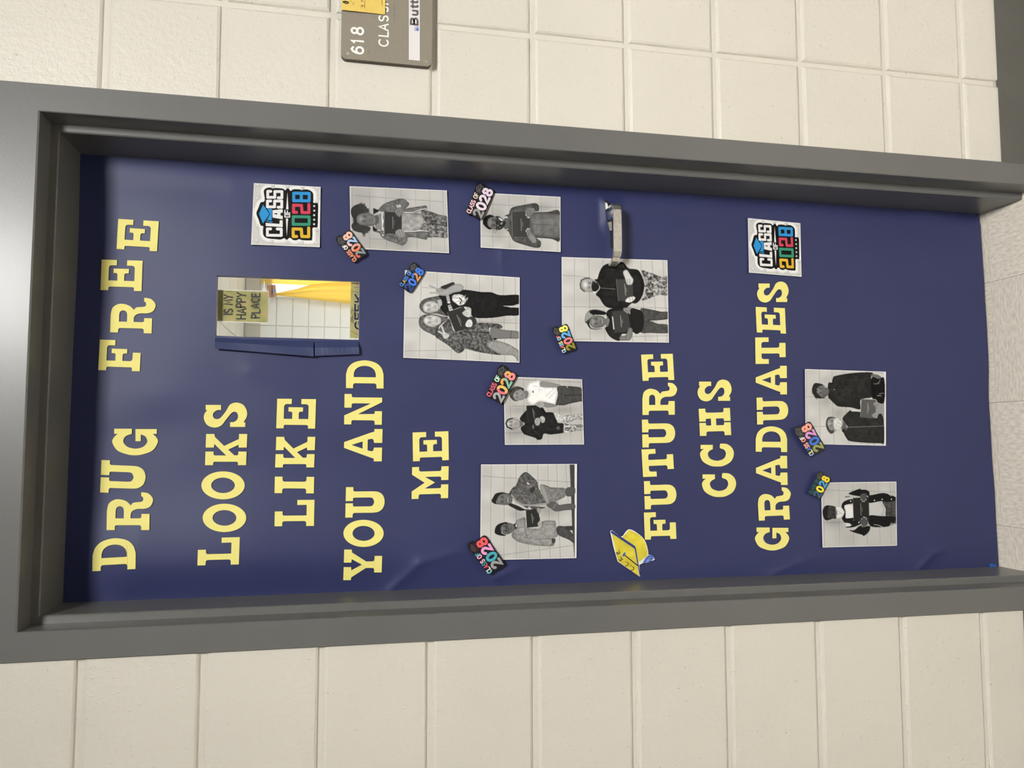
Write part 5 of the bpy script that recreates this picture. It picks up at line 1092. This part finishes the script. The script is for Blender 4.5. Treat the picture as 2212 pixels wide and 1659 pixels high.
sticker((1754.8, 945.5), (-8.16, -14.06), [(150, 155, 90), (62, 112, 212), (215, 150, 205), (245, 165, 145)], [(160, 180, 230), (240, 235, 150), (70, 120, 220), (245, 165, 165), (245, 165, 165)], [(220, 235, 235), (245, 150, 150)], 'peach, mauve, blue CLASS OF 2028 sticker on the two-boys photo')
sticker((1774.5, 1051.3), (5.95, -10.97), [(52, 95, 128), (248, 222, 58), (80, 160, 220), (248, 218, 50)], (38, 92, 98), (38, 92, 98), 'yellow and blue CLASS OF 2028 sticker on the varsity-jacket photo')

# ------------------------------------------------------------------ coloured paper graduation cap
def px3(z, eps):
    def f(P): return at_y_arr(z[0]+P[:, 0]/z[2], z[1]+P[:, 1]/z[2], np.full(len(P), YCAP-eps))
    return f
YCAP = float(on_paper(np.repeat([1320, 1345, 1370, 1400], 4), np.tile([1145, 1175, 1205, 1240], 4), .0)[:, 1].min())
ZG = (1300, 1120, 11.85); T0 = .0030
CY_ = pmat('crayon_yellow', (0.72, 0.60, 0.055), .65, .2, var=.22, nscale=35)
M_CB = pmat('crayon_blue', (0.035, 0.05, 0.22), .6, .2, var=.2, nscale=60); M_TB = pmat('tassel_blue', (0.07, 0.15, 0.52), .6, .25, var=.35, nscale=120)
rim = outline([(212, 330), (255, 296), (300, 330), (480, 460), (530, 455), ('c', 700, 275), ('c', 960, 410), ('c', 1110, 580), ('c', 1180, 800), (1190, 930), ('c', 1270, 935), ('c', 1365, 1035), ('c', 1260, 1095), (1160, 1130), (1060, 1140), (960, 1190), (985, 1470), (965, 1485), (405, 1100), (300, 740)])
cap = plate('graduation_cap_cutout', [rim], px3(ZG, T0), .0005, M_PAPER); tag(cap, 'yellow and blue paper graduation cap beside the word FUTURE', 'cut-out')
body = plate('cap_body', [outline([(525, 485), (705, 290), ('c', 950, 420), ('c', 1095, 590), ('c', 1160, 800), (1172, 955), (945, 1115), (862, 715)])], px3(ZG, T0+.0004), .0002, CY_, cap)
plate('cap_board', [pts('250,372 830,765 915,1180 915,1240 955,1478 415,1092')], px3(ZG, T0+.0004), .0002, CY_, cap)
plate('board_edge', [pts('222,335 262,312 850,705 870,760 985,1440 972,1475 922,1210 838,772 240,372')], px3(ZG, T0+.0008), .0002, M_CB, cap)
ts = plate('tassel', [outline([('c', 1062, 1135), ('c', 1095, 1050), ('c', 1190, 950), ('c', 1285, 936), ('c', 1364, 1032), ('c', 1312, 1030), ('c', 1290, 1062), ('c', 1245, 1102), ('c', 1150, 1120)])], px3(ZG, T0+.0008), .0002, M_TB, cap)
ribbon_obj('tassel_line', [[(1150, 1085), (1230, 1000), (1330, 1000)], [(1160, 1095), (1250, 1050)]], 9, px3(ZG, T0+.0012), ink((200, 205, 225)), ts)
ribbon_obj('tassel_cord', [[(600, 950), (930, 1215)]], 26, px3(ZG, T0+.0012), M_DARK, cap)
kn = plate('cap_button', [ell(572, 920, 30, 62, 0, 360, 24)@np.array([[.86, .5], [-.5, .86]])+np.array([572, 920])-np.array([572, 920])@np.array([[.86, .5], [-.5, .86]])], px3(ZG, T0+.0014), .0002, M_TB, cap)
for ch, (x, y) in zip('CCHS', ((845, 1300), (690, 1190), (540, 1050), (465, 890))):
    pass
CH = {'C': [[(742, 1318), (765, 1335), (805, 1310), (822, 1280), (815, 1250), (790, 1235)], [(600, 1205), (625, 1222), (662, 1195), (682, 1165), (672, 1140), (645, 1132)]],
      'H': [[(432, 1050), (500, 1092)], [(490, 1012), (540, 1048)], [(475, 1075), (515, 1030)]],
      'S': [[(445, 842), (462, 868), (440, 905), (418, 900), (412, 868), (395, 862), (372, 888), (385, 920), (405, 925)]], 'dot': [[(742, 1208), (748, 1212)], [(608, 1105), (614, 1110)], [(484, 985), (490, 988)], [(430, 800), (434, 803)]]}
for nm, L_ in (('letter_c', CH['C'][:1]), ('letter_c', CH['C'][1:]), ('letter_h', CH['H']), ('letter_s', CH['S']), ('full_stops', CH['dot'])):
    ribbon_obj(nm, L_, 17 if nm != 'full_stops' else 20, px3(ZG, T0+.0012), M_DARK, cap)

# ------------------------------------------------------------------ room sign and yellow card on the right-hand wall
SY = -.0135
sgn = empty('room_sign', (.71, SY, 1.43)); tag(sgn, 'taupe plastic room sign reading 618 CLASSR on the block wall', 'sign')
SX0, SX1, SZ0, SZ1 = .6065, .6065+.2032, 1.4295, 1.6058
def rrect(x0, x1, z0, z1, r):
    return np.concatenate([ell(x1-r, z1-r, r, r, 0, 90, 8), ell(x0+r, z1-r, r, r, 90, 180, 8), ell(x0+r, z0+r, r, r, 180, 270, 8), ell(x1-r, z0+r, r, r, 270, 360.0-1e-6, 8)])
def xz(y):
    def f(P): return np.stack([P[:, 0], np.full(len(P), y), P[:, 1]], 1)
    return f
def wallpx(z, y):
    def f(P): return at_y_arr(z[0]+P[:, 0]/z[2], z[1]+P[:, 1]/z[2], np.full(len(P), y))
    return f
ZS = (700, 0, 7.373)
plate('sign_face', [rrect(SX0, SX1, SZ0, SZ1, .011)], xz(SY), .0035, M_SIGN, sgn)
plate('sign_back', [rrect(SX0, SX1, SZ0, SZ1, .011)], xz(SY+.0045), .0085, pmat('sign_back_dark', (.085, .07, .055), .5, .3), sgn)
def sign_text(txt, name, zbase, h, x0, wd, gap, mat, y, sx=1.0):
    tx, _ = text_strokes(txt, h, gap)
    for ch, L_ in tx:
        ribbon_obj(name, [[(x0+a*sx, zbase+b) for a, b in l] for l in L_], wd, xz(y), mat, sgn, .00004)
def zx(x, y): p = at_y(ZS[0]+x/ZS[2], ZS[1]+y/ZS[2], SY); return float(p[0]), float(p[2])
sx_, szb = zx(625, 868); _, szt = zx(440, 868); hh = szt-szb
w6 = zx(540, 868)[0]; x8 = zx(540, 425)[0]
def place(ch, za, zb, name, mat, wd, y=SY-.0008):
    """one raised character: za, zb = zoom pixels of its lower left and upper right corners"""
    x0, z0 = zx(*za); x1, z1 = zx(*zb); wg, ls = GL[ch]
    ribbon_obj(name, [[(x0+a/wg*(x1-x0), z0+b*(z1-z0)) for a, b in l] for l in ls], wd, xz(y), mat, sgn, .00004)
place('6', (622, 862), (440, 742), 'sign_digit', M_SIGNW, .0042); place('1', (622, 690), (440, 640), 'sign_digit', M_SIGNW, .0042); place('8', (622, 556), (440, 434), 'sign_digit', M_SIGNW, .0042)
for ch, yb, ye in (('C', 745, 622), ('L', 585, 497), ('A', 490, 378), ('S', 345, 248), ('S', 195, 105), ('R', 70, -30)):
    place(ch, (1018, yb), (876, ye), 'sign_letter', M_SIGNW, .0030)
plate('name_slip', [pts('1350,950 1525,968 1525,-420 1350,-420')], wallpx(ZS, SY-.0006), .0004, pmat('name_slip_paper', (.70, .68, .68), .5, .3, var=.02), sgn)
M_NG = pmat('name_grey', (.115, .10, .095), .5, .3)
for ch, yb, ye, lo in (('B', 400, 290, 1), ('u', 245, 170, 1), ('t', 132, 78, 1), ('t', 62, 8, 1)):
    place(ch, (1488, yb), (1382, ye), 'name_letter', M_NG, .0036, SY-.0014)
paw = plate('paw_print', [ell(1487, 468, 21, 25, 0, 360, 18)], wallpx(ZS, SY-.0013), .0002, ink((85, 110, 190)), sgn)
for c in ((1450, 482), (1446, 456), (1462, 434), (1489, 431)): plate('paw_toe', [ell(c[0], c[1], 10, 8, 0, 360, 10)], wallpx(ZS, SY-.0013), .0002, ink((85, 110, 190)), paw)
for c in ((380, 853), (1628, 982), (380, -640), (1628, -560)):
    p = at_y(ZS[0]+c[0]/ZS[2], ZS[1]+c[1]/ZS[2], SY)
    if p[0] > SX1-.006: continue
    v, f = join([cyl((p[0], SY+.001, p[2]), (0, -1, 0), .0036, .0016, 16, .0030)]); sc_ = mesh('screw', v, f, M_STEEL, sgn)
rnd = random.Random(4); V_, F_c = [], []
for row in ((715, 740, 860, 705), (1120, 1150, 385, 20)):
    for yy in range(row[2], row[3], -14):
        for xx in (row[0]-15, row[0], row[0]+15):
            if rnd.random() < .5:
                p = at_y(ZS[0]+xx/ZS[2], ZS[1]+yy/ZS[2], SY); a, b = cyl((p[0], SY+.0002, p[2]), (0, -1, 0), .0008, .0007, 8, .0004); o_ = len(V_)
                V_ += [tuple(q) for q in a]; F_c += [tuple(i+o_ for i in q) for q in b]
br = mesh('braille_dots', V_, F_c, M_SIGN, sgn); br['kind'] = 'stuff'
# yellow card tucked over the sign
ZY = (700, 0, 14.747)
M_YC = pmat('manila_card', (0.72, 0.52, 0.13), .55, .3, var=.06, nscale=60)
q = at_y_arr([737.6, 832, 834.5, 738], [21.0, 31.3, -92, -92], np.array([SY-.005, SY-.0022, SY-.004, SY-.006]))
card = mesh('pass_card', np.concatenate([q, q+np.array([0, .0008, 0])]), [(0, 1, 2, 3), (7, 6, 5, 4), (0, 4, 5, 1), (1, 5, 6, 2), (2, 6, 7, 3), (3, 7, 4, 0)], M_YC)
tag(card, 'yellow paper card with pen writing over the top of the room sign', 'card')
def onc(z, e):
    def f(P):
        x = z[0]+P[:, 0]/z[2]; y = z[1]+P[:, 1]/z[2]; s = (x-738)/95
        return at_y_arr(x, y, SY-.0052*(1-s)-.0026*s-e)
    return f
M_PEN = pmat('pen_ink', (.09, .055, .02), .6, .2)
ribbon_obj('punched_slot', [[(775, 68), (690, 60), (605, 70), (690, 112), (775, 100)], [(775, 68), (690, 42), (610, 48)]], 26, onc(ZY, .0007), M_DARK, card)
ribbon_obj('handwriting', [[(1180, 205), (1175, 180), (1195, 162), (1230, 165), (1222, 200), (1190, 212)], [(1222, 165), (1262, 195), (1268, 215)], [(1185, 45), (1180, 20), (1215, 15), (1225, 45), (1190, 55)], [(1240, 25), (1260, 60)], [(1295, 255), (1285, 150), (1310, 30)], [(1850, 160), (1835, 60), (1848, 5)], [(925, 150), (928, 110)], [(930, 90), (932, 60)], [(850, 70), (856, 30)]], 9, onc(ZY, .0007), M_PEN, card)

# ------------------------------------------------------------------ notices behind the door glass
GYI = D2+.0012+.0105
ZW = (440, 560, 5.53)
def glasspx(e):
    def f(P): return at_y_arr(ZW[0]+P[:, 0]/ZW[2], ZW[1]+P[:, 1]/ZW[2], np.full(len(P), GYI-e))
    return f
def map_mat():
    m, nt, b = new_mat('map_print'); L = nt.links; setc(b, (.3, .3, .1), .6, .25)
    tc = nt.nodes.new('ShaderNodeTexCoord'); n1 = nt.nodes.new('ShaderNodeTexNoise'); n1.inputs['Scale'].default_value = 26; n1.inputs['Detail'].default_value = 5
    L.new(tc.outputs['Object'], n1.inputs['Vector']); cr = nt.nodes.new('ShaderNodeValToRGB'); cr.color_ramp.interpolation = 'EASE'
    cr.color_ramp.elements[0].position = .40; cr.color_ramp.elements[0].color = (0.25, 0.21, 0.085, 1)
    cr.color_ramp.elements[1].position = .47; cr.color_ramp.elements[1].color = (0.39, 0.35, 0.135, 1)
    for p, c in ((.56, (0.43, 0.39, 0.15, 1)), (.62, (0.55, 0.38, 0.17, 1))):
        e = cr.color_ramp.elements.new(p); e.color = c
    L.new(n1.outputs['Fac'], cr.inputs[0]); L.new(cr.outputs[0], b.inputs['Base Color'])
    return m
M_MAP = map_mat()
n1 = plate('notice', [pts('165,370 770,388 765,755 165,735')], glasspx(0), .0006, M_MAP); tag(n1, 'olive map notice reading IS MY HAPPY PLACE behind the door glass', 'notice')
rimw = plate('white_rim', [pts('160,362 778,378 772,766 160,742')], glasspx(-.0008), .0004, M_PAPER, n1)
plate('dark_band', [pts('165,371 235,373 232,737 165,735')], glasspx(.0003), .0002, pmat('map_band', (.22, .19, .05), .6, .25, var=.2, nscale=40), n1)
M_MARK = pmat('marker_grey', (.055, .055, .05), .6, .2)
def hand(txt, y0, y1, xb, xt, name):
    """handwritten line: y0 start, y1 end (reading upwards in the photo), xb baseline, xt cap line"""
    tx, wd = text_strokes(txt, 1.0, .24)
    for k, (ch, L_) in enumerate(tx):
        if ch == ' ': continue
        P = [[(xb+(xt-xb)*b+6*math.sin(k*2.1)-.0*a, y0+(y1-y0)*a/wd) for a, b in l] for l in L_]
        ribbon_obj(name, P, 17, glasspx(.0006), M_MARK, n1)
hand('IS MY', 660, 425, 340, 240, 'marker_letter'); hand('HAPPY', 712, 400, 498, 395, 'marker_letter'); hand('PLACE', 700, 410, 665, 570, 'marker_letter')
hk = ribbon_obj('hook', [[(720, 378), (705, 365), (712, 352), (728, 352), (740, 372)], [(722, 350), (724, 268)]], 12, glasspx(-.004), M_WHITE, n1)
n2 = plate('notice', [pts('1760,262 1900,262 1900,945 1745,940')], glasspx(0), .0006, M_MAP); tag(n2, 'olive map strip with black capitals GEEK at the foot of the door glass', 'notice')
ribbon_obj('map_line', [[(1775, 290), (1850, 300)], [(1790, 340), (1860, 330)], [(1775, 380), (1860, 400)], [(1770, 580), (1800, 640), (1765, 700), (1790, 770)], [(1760, 860), (1840, 900)]], 4, glasspx(.0004), M_MARK, n2)
for ch, y0, y1 in (('G', 832, 745), ('E', 712, 640), ('E', 612, 540), ('K', 508, 418)):
    wg, ls = GL[ch]
    ribbon_obj('capital_rim', [[(1895+(1808-1895)*b, y0+(y1-y0)*a/wg) for a, b in l] for l in ls], 32, glasspx(.0004), ink((225, 222, 190)), n2)
    ribbon_obj('capital', [[(1895+(1808-1895)*b, y0+(y1-y0)*a/wg) for a, b in l] for l in ls], 24, glasspx(.0010), M_DARK, n2)
